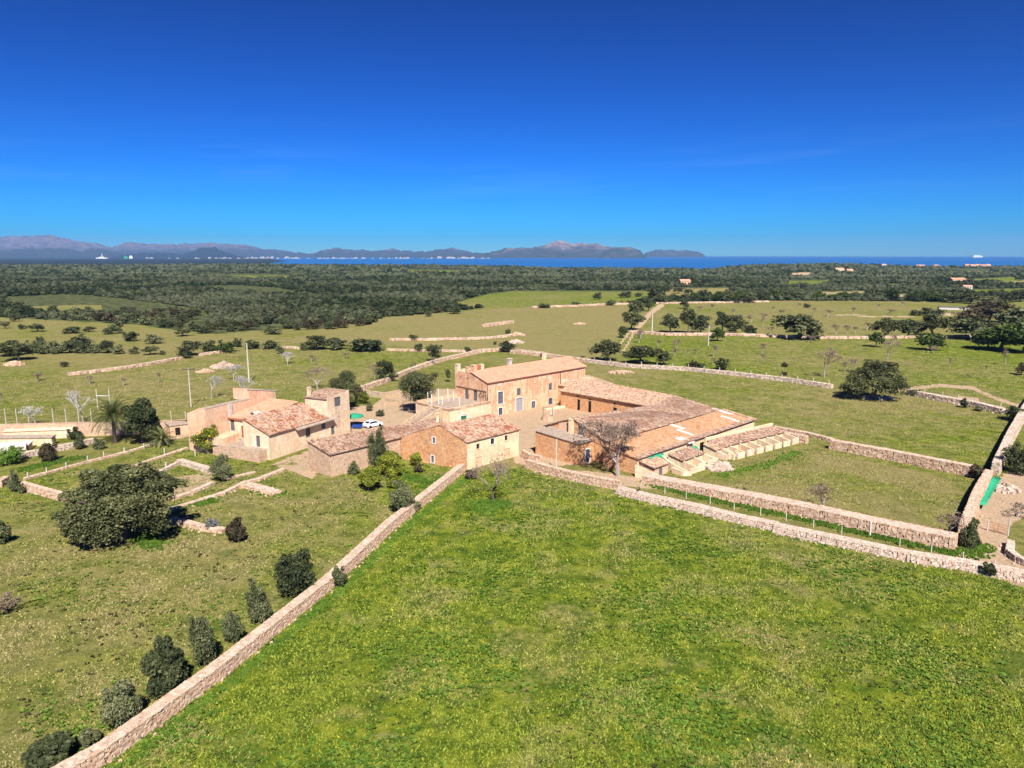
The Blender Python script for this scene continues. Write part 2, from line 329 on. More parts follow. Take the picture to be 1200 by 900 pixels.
AREAS = [
 ([(-300, 372), (0, 372), (150, 380), (250, 392), (330, 385), (420, 385), (250, 412), (130, 432), (0, 448), (-300, 452)], (.62, 0, .25)),
 ([(330, 400), (400, 381), (450, 372), (600, 361), (750, 356), (735, 385), (712, 412), (690, 423), (600, 413), (440, 404)], (.85, 0, .15)),
 ([(765, 392), (775, 357), (900, 353), (1030, 351), (1115, 353), (1140, 368), (1110, 392), (900, 392)], (.6, 0, .35)),
 ([(730, 428), (745, 393), (1110, 398), (1300, 400), (1300, 480), (1070, 458), (975, 450), (860, 436)], (.35, 0, .55)),
 ([(-300, 450), (130, 432), (330, 408), (560, 412), (440, 452), (410, 480), (215, 488), (0, 494), (-300, 498)], (.5, 0, .40)),
 ([(690, 424), (860, 438), (975, 453), (1180, 484), (1190, 500), (1137, 552), (975, 515), (900, 496), (780, 462), (690, 445)], (.55, 0, .42)),
 ([(900, 498), (975, 525), (1137, 556), (1160, 565), (1120, 640), (830, 565), (840, 545), (940, 523)], (.62, .05, .3)),
 ([(0, 565), (60, 560), (230, 520), (320, 545), (545, 545), (545, 555), (100, 900), (-300, 1000), (-300, 565)], (.56, .03, .45)),
 ([(950, 530), (1020, 540), (1100, 558), (1135, 580), (1080, 578), (960, 545)], (1.15, .12, 0)), ([(835, 566), (930, 572), (970, 606), (900, 590)], (1.05, .12, 0)),
 ([(190, 562), (250, 548), (262, 556), (240, 575), (195, 585)], (.3, .55, .1)),
 ([(395, 545), (420, 575), (470, 600), (545, 556), (540, 550), (470, 540), (400, 560)], (.25, 0, .65)),
]
SOIL = [
 [(400, 498), (405, 478), (440, 474), (452, 462), (500, 457), (540, 455), (690, 440), (775, 470), (700, 500), (690, 545), (628, 546), (605, 542), (600, 505), (520, 505), (430, 512)],
 [(318, 545), (365, 524), (405, 500), (420, 520), (365, 562), (352, 556)],
 [(1112, 652), (1128, 630), (1150, 585), (1168, 560), (1178, 553), (1215, 556), (1215, 600), (1186, 612), (1176, 635), (1190, 655), (1215, 668), (1215, 690), (1150, 671)],
 [(628, 546), (690, 552), (745, 560), (790, 570), (770, 574), (720, 568), (640, 556)],
]
TRACKS = [([(722, 412), (727, 403), (736, 391)], 1.3), ([(729, 413), (736, 403), (742, 391)], 1.3), ([(746, 386), (754, 377), (762, 367), (775, 358)], 2.6),
 ([(1050, 457), (1100, 452), (1140, 455), (1165, 466), (1200, 478), (1260, 492)], 1.8), ([(1125, 466), (1145, 468)], 2.0),
 ([(1100, 368), (1115, 369)], 1.5), ([(1005, 371), (1070, 371)], .6), ([(980, 369), (1014, 369)], .6)]
az = np.concatenate([np.linspace(-180, -44, 35)[:-1], np.linspace(-44, 44, 620), np.linspace(44, 180, 35)[1:-1]])
dep = np.concatenate([np.linspace(HC / 3., HC / 36., 8)[:-1], np.tan(np.radians(np.concatenate([np.linspace(46, 20, 180)[:-1], np.linspace(20, 6, 190)[:-1], np.linspace(6, .56, 130)])))])
rad = np.concatenate([HC / dep[7:], [4200, 5200]]); rad = np.concatenate([[6, 14, 24], rad[rad > 30]])
A_, R_ = np.meshgrid(np.radians(az), rad); gx = (R_ * np.sin(A_)).ravel(); gy = (R_ * np.cos(A_)).ravel()
gz = terr(gx, gy) + np.where(np.hypot(gx, gy) < 700, 0, 0)
na, nr = len(az), len(rad)
ii, jj = np.meshgrid(np.arange(nr - 1), np.arange(na)); j2 = (jj + 1) % na
quads = np.stack([ii * na + jj, ii * na + j2, (ii + 1) * na + j2, (ii + 1) * na + jj], -1).reshape(-1, 4)[:, ::-1]
# ground kind: where the soil, pasture and scrub lie
t_ = gy * math.cos(PIT) + HC * math.sin(PIT); fr = gy > 20
t_ = np.where(fr, t_, 1); vpx = np.where(fr, 600 + FPX * gx / t_, 600); vpy = np.where(fr, 450 - FPX * (gy * math.sin(PIT) - HC * math.cos(PIT)) / t_, 2000)
jx = np.interp(vpy, [300, 500, 900], [2.0, 2.5, 6.0])
def wob(x, y, s, k):  return np.sin(x / s + k) * np.cos(y / (s * .8) + 2 * k) + .6 * np.sin(x / (s * .37) + y / (s * .5) + 3 * k)
qx = vpx + jx * wob(gx, gy, 9, 1.0); qy = vpy + 0.25 * jx * wob(gx, gy, 9, 2.0)
att = np.zeros((len(gx), 4)); att[:, 0] = .55; att[:, 2] = .35
sm = pip(vpx, vpy, SCRUB) | (vpy < 312); att[sm] = (.35, 0, .1, 1)
for pl, (d, s, l) in AREAS: att[pip(qx, qy, pl)] = (d, s, l, 0)
for pl, (d, s, l) in CLEAR: att[pip(vpx, vpy, pl)] = (d, s, l, 0)
m_ = pip(vpx, vpy, LUSH_FIELD); att[m_] = (.22, 0, .85, 0)
for pl, sv in zip(SOIL, (.85, .62, .95, .7)): att[pip(qx, qy, pl)] = (.3, sv, 0, 0)
for pl, wd in TRACKS: att[dline(vpx, vpy, pl) < wd] = (.2, 1, 0, 0)
def ground_mat():
    m, t, b = newmat('pasture', 0.95, 0.05); P = pos(t)
    a = N(t, 'ShaderNodeAttribute', attribute_name='kind_of_ground'); s = N(t, 'ShaderNodeSeparateColor'); t.links.new(a.outputs['Color'], s.inputs[0])
    dry, soil, lush = s.outputs[0], s.outputs[1], s.outputs[2]; scrub = a.outputs['Alpha']
    n0 = noise(t, P, 0.012, 5, 0.6); n1 = noise(t, P, 0.07, 6, 0.62, 0.6); n2 = noise(t, P, 0.5, 6, 0.68, 0.4); n3 = noise(t, P, 3.0, 5, 0.7); n4 = noise(t, P, 0.16, 5, 0.65, 0.3)
    g = ramp(t, n2, [(0.32, (0.050, 0.085, 0.008)), (0.5, (0.15, 0.20, 0.014)), (0.66, (0.32, 0.33, 0.035))])
    g2 = ramp(t, n2, [(0.32, (0.075, 0.095, 0.012)), (0.5, (0.165, 0.195, 0.025)), (0.68, (0.31, 0.30, 0.06))])
    c = mixc(t, mrange(t, mth(t, 'ADD', lush, mth(t, 'MULTIPLY', mth(t, 'SUBTRACT', n1, 0.5), 1.6)), 0.3, 0.75), g2, g)
    dcol = ramp(t, n3, [(0.3, (0.20, 0.15, 0.06)), (0.55, (0.34, 0.26, 0.12)), (0.75, (0.48, 0.38, 0.21))])
    mixn = mth(t, 'ADD', mth(t, 'MULTIPLY', n1, 0.9), mth(t, 'ADD', mth(t, 'MULTIPLY', n4, 0.9), mth(t, 'MULTIPLY', n2, 0.6)))
    df = mrange(t, mth(t, 'ADD', mth(t, 'ADD', dry, mth(t, 'MULTIPLY', mth(t, 'SUBTRACT', n0, 0.5), 1.8)), mixn), 1.4, 1.95)
    c = mixc(t, mth(t, 'MULTIPLY', df, 0.72), c, dcol)
    c = mixc(t, mth(t, 'MULTIPLY', mrange(t, n4, 0.50, 0.66), mrange(t, noise(t, P, 1.1, 6, .75), 0.46, 0.62, 0, .75)), c, (0.36, 0.31, 0.14))
    c = mixc(t, mth(t, 'MULTIPLY', mrange(t, noise(t, P, 0.22, 6, .7, .5), 0.52, 0.40, 0, .75), lush), c, (0.035, 0.085, 0.008))
    # pale bare flecks, yellow flowers
    fl = mth(t, 'MULTIPLY', mrange(t, n1, 0.52, 0.66), mrange(t, n3, 0.54, 0.64)); c = mixc(t, mth(t, 'MULTIPLY', mth(t, 'MULTIPLY', fl, lush), 0.5), c, (0.50, 0.46, 0.03))
    sc_ = ramp(t, n3, [(0.3, (0.38, 0.25, 0.15)), (0.5, (0.56, 0.39, 0.26)), (0.72, (0.68, 0.52, 0.38))])
    sc_ = mixc(t, mrange(t, n2, 0.5, 0.75, 0, 0.55), sc_, (0.26, 0.22, 0.09))
    c = mixc(t, mrange(t, mth(t, 'ADD', soil, mth(t, 'MULTIPLY', mth(t, 'SUBTRACT', mth(t, 'ADD', mth(t, 'MULTIPLY', n2, .5), mth(t, 'MULTIPLY', n4, .5)), 0.5), 2.2)), 0.42, 0.58), c, sc_)
    sr = ramp(t, n4, [(0.38, (0.035, 0.048, 0.018)), (0.52, (0.09, 0.10, 0.04)), (0.66, (0.19, 0.18, 0.08))])
    c = mixc(t, mrange(t, scrub, 0.3, 0.7), c, sr)
    c = mixc(t, mrange(t, noise(t, P, 1.6, 6, 0.75), 0.3, 0.7, 0.35, 0.0), c, (0.03, 0.045, 0.012))
    t.links.new(c, b.inputs['Base Color'])
    bump(t, b, mth(t, 'ADD', n3, mth(t, 'MULTIPLY', noise(t, P, 9, 4, .7), 0.6)), 0.25, 0.8); return m
M['ground'] = ground_mat()
go = npmesh('ground', np.stack([gx, gy, gz], 1), quads, M['ground'], smooth=True); tag(go, kind='structure')
ca = go.data.attributes.new('kind_of_ground', 'FLOAT_COLOR', 'POINT'); ca.data.foreach_set('color', att.astype(np.float32).ravel())
# sea
def sea_mat():
    m, t, b = newmat('sea water', 0.35, 0.35); b.inputs['Base Color'].default_value = (0.004, 0.10, 0.30, 1)
    P = pos(t); n = noise(t, P, 0.002, 6, 0.7); t.links.new(ramp(t, n, [(0.3, (0.003, 0.075, 0.24)), (0.7, (0.006, 0.13, 0.36))]), b.inputs['Base Color']); return m
mb = MB(); n_ = 96; SR = 24500
vs = [(0, 0, -25)] + [(SR * math.sin(2 * math.pi * i / n_), SR * math.cos(2 * math.pi * i / n_), -25) for i in range(n_)]
mb.add(vs, [(0, (i + 1) % n_ + 1, i + 1) for i in range(n_)]); mb.f = [(a, c, b) for a, b, c in mb.f]
mb.f = [tuple(reversed(f)) for f in mb.f]
so_ = mb.build('sea', sea_mat()); tag(so_, kind='structure')
# ---------------------------------------------------------------- far mountains across the bay
def rock_mat(name, rock, green, amt):
    m, t, b = newmat(name, 0.95, 0.05); P = pos(t); n = noise(t, P, 0.0022, 8, 0.7, 0.6); n2 = noise(t, P, 0.006, 6, 0.75)
    s = N(t, 'ShaderNodeSeparateXYZ'); t.links.new(P, s.inputs[0])
    f = mth(t, 'ADD', mrange(t, s.outputs['Z'], 60, 330), mth(t, 'MULTIPLY', mth(t, 'SUBTRACT', n, 0.5), 2.2))
    c = mixc(t, mrange(t, f, 0.25 - amt, 0.75 - amt), green, rock); c = mixc(t, mrange(t, n2, 0.47, 0.55, 0, 0.8), c, [x * 0.25 for x in rock])  # relief shading put into the slope colour as dark noise mottling
    t.links.new(c, b.inputs['Base Color']); bump(t, b, n2, 120, 1.0); return m
M['rockfar'] = rock_mat('far mountain rock', (0.26, 0.20, 0.20), (0.05, 0.07, 0.05), 0.1)
M['rockcape'] = rock_mat('cape rock', (0.42, 0.32, 0.28), (0.04, 0.06, 0.035), 0.05)
M['hillgreen'] = rock_mat('dark hill scrub', (0.10, 0.09, 0.08), (0.03, 0.045, 0.03), -0.3)
def ridge(name, prof, Y0, Y1, mat, seed, rough=0.25, rows=26, step=2.0):
    r_ = np.random.RandomState(seed); x0, x1 = prof[0][0], prof[-1][0]; pxs = np.arange(x0, x1 + .1, step); n = len(pxs)
    pys = np.interp(pxs, [p[0] for p in prof], [p[1] for p in prof]); pys += np.sin(pxs * .9 + seed) * .3 + np.sin(pxs * .37 + 2 * seed) * .45 + r_.normal(size=n) * .28 * (seed < 19)
    hs_ = np.array([GY(px, py, Y1)[2] for px, py in zip(pxs, pys)]) + 26
    ph = r_.rand(12) * 6.28; V = []
    for k in range(rows * 2):
        u = k / (rows - 1.0)
        if u <= 1: ramp_ = u ** 0.85
        else: ramp_ = max(0, 2 - u) ** 0.9
        Y = Y0 + (Y1 - Y0) * u
        X = (pxs - 600) / FPX * Y * 0.985 + 0
        X = np.array([ray(px, 300)[0] / ray(px, 300)[1] * Y for px in pxs])
        sp = np.abs(np.sin(X / 520 + ph[0] + u * 2.2 + np.sin(X / 900))) * .5 + np.abs(np.sin(X / 230 + ph[1] - u * 4)) * .3 + np.abs(np.sin(X / 120 + ph[2] + u * 6)) * .2
        z = hs_ * (ramp_ * (1 - rough * (1 - abs(1 - abs(1 - u))) * 0) - rough * 4 * ramp_ * (1 - min(1, ramp_)) * sp)
        V.append(np.stack([X, np.full(n, Y) + 0 * X, np.maximum(z, -3) - 26], 1))
    V = np.concatenate(V); rws = rows * 2 - 1
    i, j = np.meshgrid(np.arange(rws), np.arange(n - 1)); q = np.stack([i * n + j, i * n + j + 1, (i + 1) * n + j + 1, (i + 1) * n + j], -1).reshape(-1, 4)
    o = npmesh(name, V, q, mat, smooth=False); tag(o, kind='structure'); return o
ridge('mountain_range', [(-260, 296), (-200, 282), (-90, 280), (0, 277.5), (30, 276.5), (50, 276), (60, 275), (72, 278), (95, 283), (115, 285), (132, 290), (145, 285), (155, 283), (165, 285), (185, 286), (205, 286), (245, 284.5), (265, 285.5), (292, 287), (305, 291), (325, 292.5), (345, 295.5), (365, 297), (380, 301)], 14500, 18500, M['rockfar'], 3, .45)
ridge('mountain_range', [(355, 301), (365, 297.5), (385, 291.5), (397, 290.5), (412, 293), (425, 292.5), (440, 294), (458, 291.5), (478, 294), (498, 295), (515, 292), (532, 290.5), (545, 294), (556, 296), (570, 300)], 14000, 17000, M['rockfar'], 5, .45)
ridge('hill_range', [(-260, 300), (-150, 291), (0, 291), (25, 291.5), (60, 290.5), (80, 291), (95, 295), (108, 290), (125, 293), (140, 296), (155, 298), (175, 299), (200, 303)], 11500, 13800, M['rockfar'], 8, .45)
ridge('hill_range', [(128, 302), (145, 298), (165, 296), (200, 296.5), (215, 298), (232, 292), (243, 289.5), (252, 290), (262, 294), (275, 299), (290, 302)], 11000, 12600, M['hillgreen'], 9)
ridge('headland', [(480, 304), (500, 299), (520, 299), (540, 298), (555, 296.5), (575, 296), (590, 291), (605, 290.5), (625, 290), (640, 287), (650, 282.5), (656, 281.5), (668, 285), (676, 286), (682, 284), (692, 286.5), (700, 284.5), (710, 289), (722, 290), (740, 290), (750, 294), (757, 301), (760, 304)], 12500, 14800, M['rockcape'], 12, 0.5)
ridge('headland', [(700, 304), (706, 296), (716, 290.5), (728, 289.5), (742, 290.5), (749, 293), (756, 300), (759, 304)], 12300, 12900, M['rockcape'], 14, 0.5)
ridge('headland', [(750, 304), (757, 295), (770, 292.5), (785, 293), (800, 293.5), (815, 294), (823, 297), (828, 302)], 17000, 18200, M['rockcape'], 17, 0.5)
ridge('shore_plain', [(-200, 303.5), (0, 303), (200, 302.6), (330, 303), (420, 303), (540, 303), (600, 303.6), (760, 304.2)], 11200, 12100, M['hillgreen'], 19, 0.1)
mb = MB(); cst = [(-520, 3300), (-520, 11400), (60, 11400), (180, 11400), (300, 11400), (330, 11350), (322, 9200), (340, 7000), (318, 5200), (345, 4200), (330, 3300)]
mb.add([((px - 600) / FPX * Y, Y, -23.4) for px, Y in cst], [tuple(range(len(cst)))[::-1]]); tag(mb.build('shore_plain', M['hillgreen']), kind='structure')
# ---------------------------------------------------------------- haze
bpy_h = MB(); bpy_h.box(-26500, 26500, -25500, 25800, -60, 640)
hz = newmat('haze air'); hm, ht, hb = hz; ht.nodes.remove(hb)
pv = ht.nodes.new('ShaderNodeVolumePrincipled'); pv.inputs['Density'].default_value = 3.9e-5; pv.inputs['Color'].default_value = (0.28, 0.54, 1.0, 1); pv.inputs['Anisotropy'].default_value = 0.0
ht.links.new(pv.outputs[0], ht.nodes['Material Output'].inputs['Volume'])
ho = bpy_h.build('haze', hm); tag(ho, kind='stuff')
# ---------------------------------------------------------------- dry stone walls
def stone(mb, c, sz, rz, r, mi=0):
    v = []
    cs, sn = math.cos(rz), math.sin(rz)
    for dx, dy, dz in ((-1, -1, -1), (1, -1, -1), (1, 1, -1), (-1, 1, -1), (-1, -1, 1), (1, -1, 1), (1, 1, 1), (-1, 1, 1)):
        x = dx * sz[0] * .5 * random.uniform(.72, 1.1); y = dy * sz[1] * .5 * random.uniform(.72, 1.1); z = dz * sz[2] * .5 * random.uniform(.75, 1.1)
        v.append((c[0] + x * cs - y * sn, c[1] + x * sn + y * cs, c[2] + z))
    mb.add(v, [(0, 3, 2, 1), (4, 5, 6, 7), (0, 1, 5, 4), (1, 2, 6, 5), (2, 3, 7, 6), (3, 0, 4, 7)], mi, r)
def subdiv(pts, step):
    out = []
    for a, b in zip(pts[:-1], pts[1:]):
        l = math.dist(a[:2], b[:2]); n = max(1, int(l / step))
        for i in range(n): out.append(tuple(a[k] + (b[k] - a[k]) * i / n for k in range(len(a))))
    out.append(tuple(pts[-1])); return out
def drywall(pts, h, wt, wb, ss, label, mat='dry', group=None, cat='wall', name='drystone_wall', tumble=0.0, cap=True, parent=None, over=1.0):
    """pts: (x,y) centre line; stones of size ss laid in courses on both faces and on top, over a dark core"""
    mb = MB(); pl = subdiv(pts, ss * 1.15); n = len(pl); hh = (lambda i: h(i / (n - 1.0))) if callable(h) else (lambda i: h)
    zz = [T(p[0], p[1]) if math.hypot(p[0], p[1]) > 500 else 0.0 for p in pl]
    nrm = []
    for i in range(n):
        a = pl[max(0, i - 1)]; b = pl[min(n - 1, i + 1)]; dx, dy = b[0] - a[0], b[1] - a[1]; l = math.hypot(dx, dy) or 1; nrm.append((-dy / l, dx / l))
    k = max(1, int(round(hh(0) / (ss * .72))))
    for i in range(n - 1):
        x, y = pl[i][:2]; nx, ny = nrm[i]; rz = math.atan2(-nx, ny); H_ = hh(i)
        x2, y2 = pl[i + 1][:2]; n2 = nrm[i + 1]; H2 = hh(i + 1); cw = .80; ct = H_ * .9; ct2 = H2 * .9
        vs = []
        for (qx_, qy_, m_, z0, c_) in ((x, y, (nx, ny), zz[i], ct), (x2, y2, n2, zz[i + 1], ct2)):
            for sgn, ww, z in ((1, wb, -.2), (1, wt, c_), (-1, wt, c_), (-1, wb, -.2)):
                vs.append((qx_ + m_[0] * sgn * ww * .5 * cw, qy_ + m_[1] * sgn * ww * .5 * cw, z0 + z))
        mb.add(vs, [(0, 1, 5, 4), (1, 2, 6, 5), (2, 3, 7, 6)], 1, .5)
        for s_ in (1, -1):
            for j in range(k):
                z = H_ * (j + .5) / k; ww = wb + (wt - wb) * z / max(.1, H_)
                off = s_ * (ww * .5 - ss * .25) + random.uniform(-.12, .12) * ss; al = random.uniform(-.35, .35) * ss
                stone(mb, (x + nx * off - ny * al, y + ny * off + nx * al, zz[i] + z), (ss * random.uniform(1, 1.5), ss * .8, H_ / k * random.uniform(.85, 1.15)), rz + random.uniform(-.2, .2), random.random() * .92)
        m_ = max(1, int(wt / (ss * .95)))
        for j in range(m_):
            off = -wt * .5 + wt * (j + .5) / m_ + random.uniform(-.1, .1) * ss; al = random.uniform(-.3, .3) * ss
            stone(mb, (x + nx * off * over - ny * al, y + ny * off * over + nx * al, zz[i] + H_ * .95), (ss * 1.35, wt / m_ * 1.25, ss * .36), rz + random.uniform(-.3, .3), random.random() * .8, 2)
        if tumble and random.random() < tumble:
            off = random.choice((-1, 1)) * (wb * .5 + random.uniform(0, ss * 2.2))
            stone(mb, (x + nx * off, y + ny * off, zz[i] + ss * .2), (ss, ss * .8, ss * .6), random.random() * 3, random.random() * .9)
    for i, q in ((0, -1), (n - 1, 1)):                      # the two built ends
        x, y = pl[i][:2]; nx, ny = nrm[i]; rz = math.atan2(ny, nx); H_ = hh(i); m_ = max(2, int(wb / ss))
        for j in range(k):
            ww = wb + (wt - wb) * (j + .5) / k
            for c_ in range(m_):
                off = -ww * .5 + ww * (c_ + .5) / m_; stone(mb, (x + nx * off + ny * q * ss * .1, y + ny * off - nx * q * ss * .1, zz[i] + H_ * (j + .5) / k), (ww / m_ * 1.15, ss * .9, H_ / k * 1.1), rz + random.uniform(-.15, .15), random.random() * .9)
    o = mb.build(name, [M[mat], M['drycore'], M['drycap' if mat == 'dry' else mat]], parent); return tag(o, label, cat, group) if not parent else o
fg = [G(60, 935), G(133, 893), G(262, 797), G(392, 690), G(462, 622), G(546, 553)]
fg = [(x - 0.8, y + .2) for x, y in fg]; random.seed(2)
drywall(fg, 1.35, 1.05, 1.35, .28, 'long straight dry stone wall running from the bottom left corner up to the yellow barn', tumble=.35, over=1.14)
def wl(pp, dz=0): return [G(p[0], p[1]) for p in pp]
near_b = [(x + .35, y + .55) for x, y in wl([(616, 549), (640, 556), (670, 564), (724, 575)])]
drywall(near_b, 1.5, .9, 1.2, .36, 'mortared pink stone wall in front of the orange rubble outbuilding', tumble=.1)
nb2 = [(x + .3, y + 1.0) for x, y in wl([(726, 579), (760, 588), (820, 601), (867, 613), (910, 622)])]
drywall(nb2, 0.8, 1.3, 3.0, .27, 'low pale tumbled stone wall with posts behind it, beside the narrow green strip', 'drygrey', tumble=.8)
nb3 = [(x + .3, y + 1.1) for x, y in wl([(910, 624), (1000, 643), (1067, 658), (1130, 668), (1200, 681), (1290, 702)])]
drywall(nb3, 0.8, 1.4, 3.1, .27, 'grey tumbled stone wall at the edge of the big meadow next to the gravel drive', 'drygrey', tumble=.9)
inn = [(x + .3, y + .7) for x, y in wl([(756, 566), (820, 579), (880, 591), (940, 604), (1020, 623), (1119, 645)])]
drywall(inn, lambda t: 1.25 + .55 * t, 2.3, 2.6, .32, 'thick high stone wall holding the small dry paddock, with a rounded end by the drive', tumble=.15)
drywall([(x, y + .6) for x, y in wl([(1131, 634), (1146, 592), (1160, 566)])], 2.1, 1.1, 1.3, .4, 'stone wall between the small paddock and the drive beside the green tarpaulin', 'dry', tumble=.1)
drywall([(x, y) for x, y in wl([(1166, 556), (1182, 520), (1196, 494), (1206, 476), (1225, 450)])], 2.3, 1.1, 1.3, .45, 'tall stone wall casting shade, rising at the right edge above the gate gap', 'drygrey')
drywall(wl([(975, 526), (1040, 538), (1139, 558)]), 1.9, 1.4, 1.6, .42, 'thick stone wall between the small paddock and the field behind it', 'dry')
drywall(wl([(908, 503), (945, 510), (976, 518)]), .7, .9, 1.0, .4, 'low wall top running from the lean-to corner toward the paddock wall', 'dry')
drywall(wl([(905, 512), (945, 519)]), 1.5, 1.0, 1.2, .4, 'short stone wall piece joining the end of the animal pens', 'dry')
drywall(wl([(690, 425), (740, 431), (800, 434), (860, 440), (920, 447), (974, 455)]), 1.2, 1.0, 1.3, .6, 'long pale stone wall with fence posts behind the tiled stable wing', 'drygrey')
drywall(wl([(1066, 462), (1100, 469), (1140, 476), (1176, 485)]), 1.3, 1.5, 2.2, .55, 'grey stone wall right of the big round oak', 'drygrey', tumble=.5)
drywall(wl([(600, 414), (640, 418), (692, 425)]), 1.2, 1.0, 1.3, .7, 'stone wall behind the salmon roofed manor', 'dry')
drywall(wl([(562, 413), (590, 411), (640, 417)]), 1.2, 1.2, 1.5, .8, 'pale wall stretch left of the path junction behind the manor', 'dry')
drywall(wl([(560, 414), (520, 423), (500, 429), (476, 438), (455, 447), (432, 455), (415, 461)]), 1.3, 1.0, 1.3, .6, 'stone wall running diagonally behind the round tree toward the manor', 'dry')
drywall(wl([(455, 411), (500, 412), (562, 413)]), .8, 1.0, 1.3, .8, 'pale field wall just right of the dark shrub hedge', 'dry')
drywall(wl([(330, 408), (350, 409)]), .8, 1.0, 1.3, .8, 'short pale field wall left of the dark shrub hedge', 'dry')
drywall(wl([(459, 399), (500, 399), (545, 398), (575, 397), (600, 394)]), .9, 1.3, 1.8, 1.0, 'isolated pale stone wall in the tan field', 'dry')
drywall(wl([(568, 383), (600, 379)]), 1.5, 1.2, 2.0, 1.4, 'reddish wall at the far left edge of the tan field', 'dry')
drywall(wl([(625, 361), (680, 359), (720, 357), (748, 357)]), 1.2, 1.5, 2.0, 1.5, 'reddish wall between the tan field and the far green field', 'dry')
drywall(wl([(740, 390), (780, 393), (850, 393), (900, 395)]), 1.1, 1.4, 2.0, 1.2, 'reddish earth and stone bank under the row of dark oaks', 'dry')
drywall(wl([(900, 395), (960, 397), (1020, 397), (1110, 396), (1140, 395)]), 1.1, 1.4, 2.0, 1.2, 'orange field wall below the wide oak on the right', 'dry')
drywall(wl([(770, 356), (850, 355), (900, 354)]), 1.1, 1.2, 1.8, 1.5, 'far pale wall at the back of the almond field', 'dry')
drywall(wl([(82, 440), (110, 437), (150, 432), (180, 427), (212, 421)]), .9, 1.0, 1.4, .9, 'low stone wall crossing the left pasture', 'dry')
drywall(wl([(236, 417), (270, 412)]), .9, 1.0, 1.4, .9, 'stone wall among the shrubs at the left', 'dry')
# garden walls on the left
drywall(wl([(17, 538), (47, 533), (64, 529), (86, 525), (112, 519)]), 1.1, .7, .9, .38, 'pale garden wall left of the palm', 'drygrey')
drywall(wl([(26, 573), (50, 580), (76, 587)]), 1.3, .7, .9, .36, 'pale stone wall end left of the big oak', 'dry')
drywall(wl([(0, 571), (8, 566)]), 1.2, .8, .9, .36, 'short stone wall stub at the left edge', 'dry')
drywall(wl([(30, 562), (100, 543), (152, 530), (180, 521), (219, 512)]), .35, .5, .6, .3, 'low stone kerb with small posts below the palm', 'dry', cat='kerb', name='stone_kerb')
drywall(wl([(138, 554), (180, 539), (219, 526)]), .3, .6, .7, .3, 'low stone kerb in the middle of the left garden', 'dry', cat='kerb', name='stone_kerb')
drywall(wl([(158, 567), (180, 558), (211, 543)]), .5, .6, .8, .3, 'low garden wall with two small posts', 'drygrey')
drywall(wl([(211, 543), (228, 548), (248, 554)]), .8, 1.0, 1.1, .34, 'wide short garden wall left of the round bush', 'drygrey')
drywall(wl([(202, 586), (227, 577), (249, 567)]), .35, .7, .8, .3, 'broken stone kerb right of the big oak', 'dry', cat='kerb', name='stone_kerb', tumble=.4)
drywall(wl([(262, 563), (298, 554)]), .25, .6, .7, .3, 'stone kerb just right of the round garden bush', 'dry', cat='kerb', name='stone_kerb')
drywall(wl([(200, 598), (227, 590), (262, 579), (286, 567), (305, 562), (332, 551)]), .35, .7, .8, .3, 'long stone kerb ending at the white farmhouse', 'dry', cat='kerb', name='stone_kerb', tumble=.4)
drywall(wl([(203, 612), (222, 616), (240, 621), (262, 624)]), .6, .9, 1.2, .34, 'low broken wall below the big oak', 'dry', tumble=.6)
drywall(wl([(290, 570), (305, 574), (325, 580)]), .5, 1.6, 2.2, .36, 'heap of pale stones in the lower garden', 'dry', tumble=1, cat='stone heap', name='stone_heap')
def heap(px, py, w, h, ss, label, mat='dry', n=60):
    X, Y, Z = GT(px, py); mb = MB()
    for i in range(int(n * 1.5)):
        a = random.random() * 6.28; r = .92 * random.random() ** .75; z = h * (1 - r) * random.random()
        stone(mb, (X + math.cos(a) * r * w * .5, Y + math.sin(a) * r * w * .35, Z + z + ss * .15), (ss * random.uniform(.6, 1.4), ss, ss * .7), random.random() * 3, random.random() * .9)
    tag(mb.build('stone_heap', M[mat]), label, 'stone heap')
heap(262, 431, 9, 2.2, .8, 'large heap of rubble in the left pasture behind the white trees', 'drygrey', 130)
heap(240, 436, 6, 1.0, .7, 'flat brown rubble spread beside the large rubble heap')
heap(728, 437, 9, .7, .7, 'scattered stone heap in the grass behind the manor right end')
heap(604, 402, 8, 1.6, .9, 'pale stone heap in the tan field above the manor roof', 'drygrey', 90)
heap(605, 393, 9, 1.4, .9, 'brown stone heap in the tan field')
heap(679, 380, 7, .9, .8, 'small stone heap in the middle of the tan field')
heap(17, 428, 7, 1.6, .9, 'reddish earth and stone heap at the left', n=90)
heap(1178, 575, 5, 1.2, .6, 'stone heap behind the green tarpaulin', 'drygrey', 50)
heap(1030, 467, 9, .5, .6, 'pale stones at the foot of the big round oak', 'drygrey', 60)
# ---------------------------------------------------------------- posts and poles
def post(x, y, h, w, name, label, cat, group=None, mat='concrete', z=0.0):
    mb = MB(); mb.box(x - w / 2, x + w / 2, y - w / 2, y + w / 2, z - .3, z + h * .93); mb.add([(x - w / 2, y - w / 2, z + h * .93), (x + w / 2, y - w / 2, z + h * .93), (x + w / 2, y + w / 2, z + h * .93), (x - w / 2, y + w / 2, z + h * .93), (x, y, z + h)], [(0, 1, 4), (1, 2, 4), (2, 3, 4), (3, 0, 4)])
    return tag(mb.build(name, M[mat]), label, cat, group)
for i, (px, py) in enumerate([(751, 572), (779, 579), (804, 584), (832, 591), (860, 598), (891, 604), (921, 611), (953, 618), (986, 626), (1054, 640), (1091, 648), (1128, 657), (1165, 667)]):
    X, Y = G(px, py); post(X, Y, 1.2, .10, 'fence_post', 'pale concrete fence post in the row behind the tumbled meadow wall', 'fence post', 'posts along the tumbled meadow wall')
X, Y = G(1019, 629); post(X, Y, 2.3, .2, 'fence_post', 'taller pale post halfway along the row behind the tumbled wall, beside a dark stake', 'fence post')
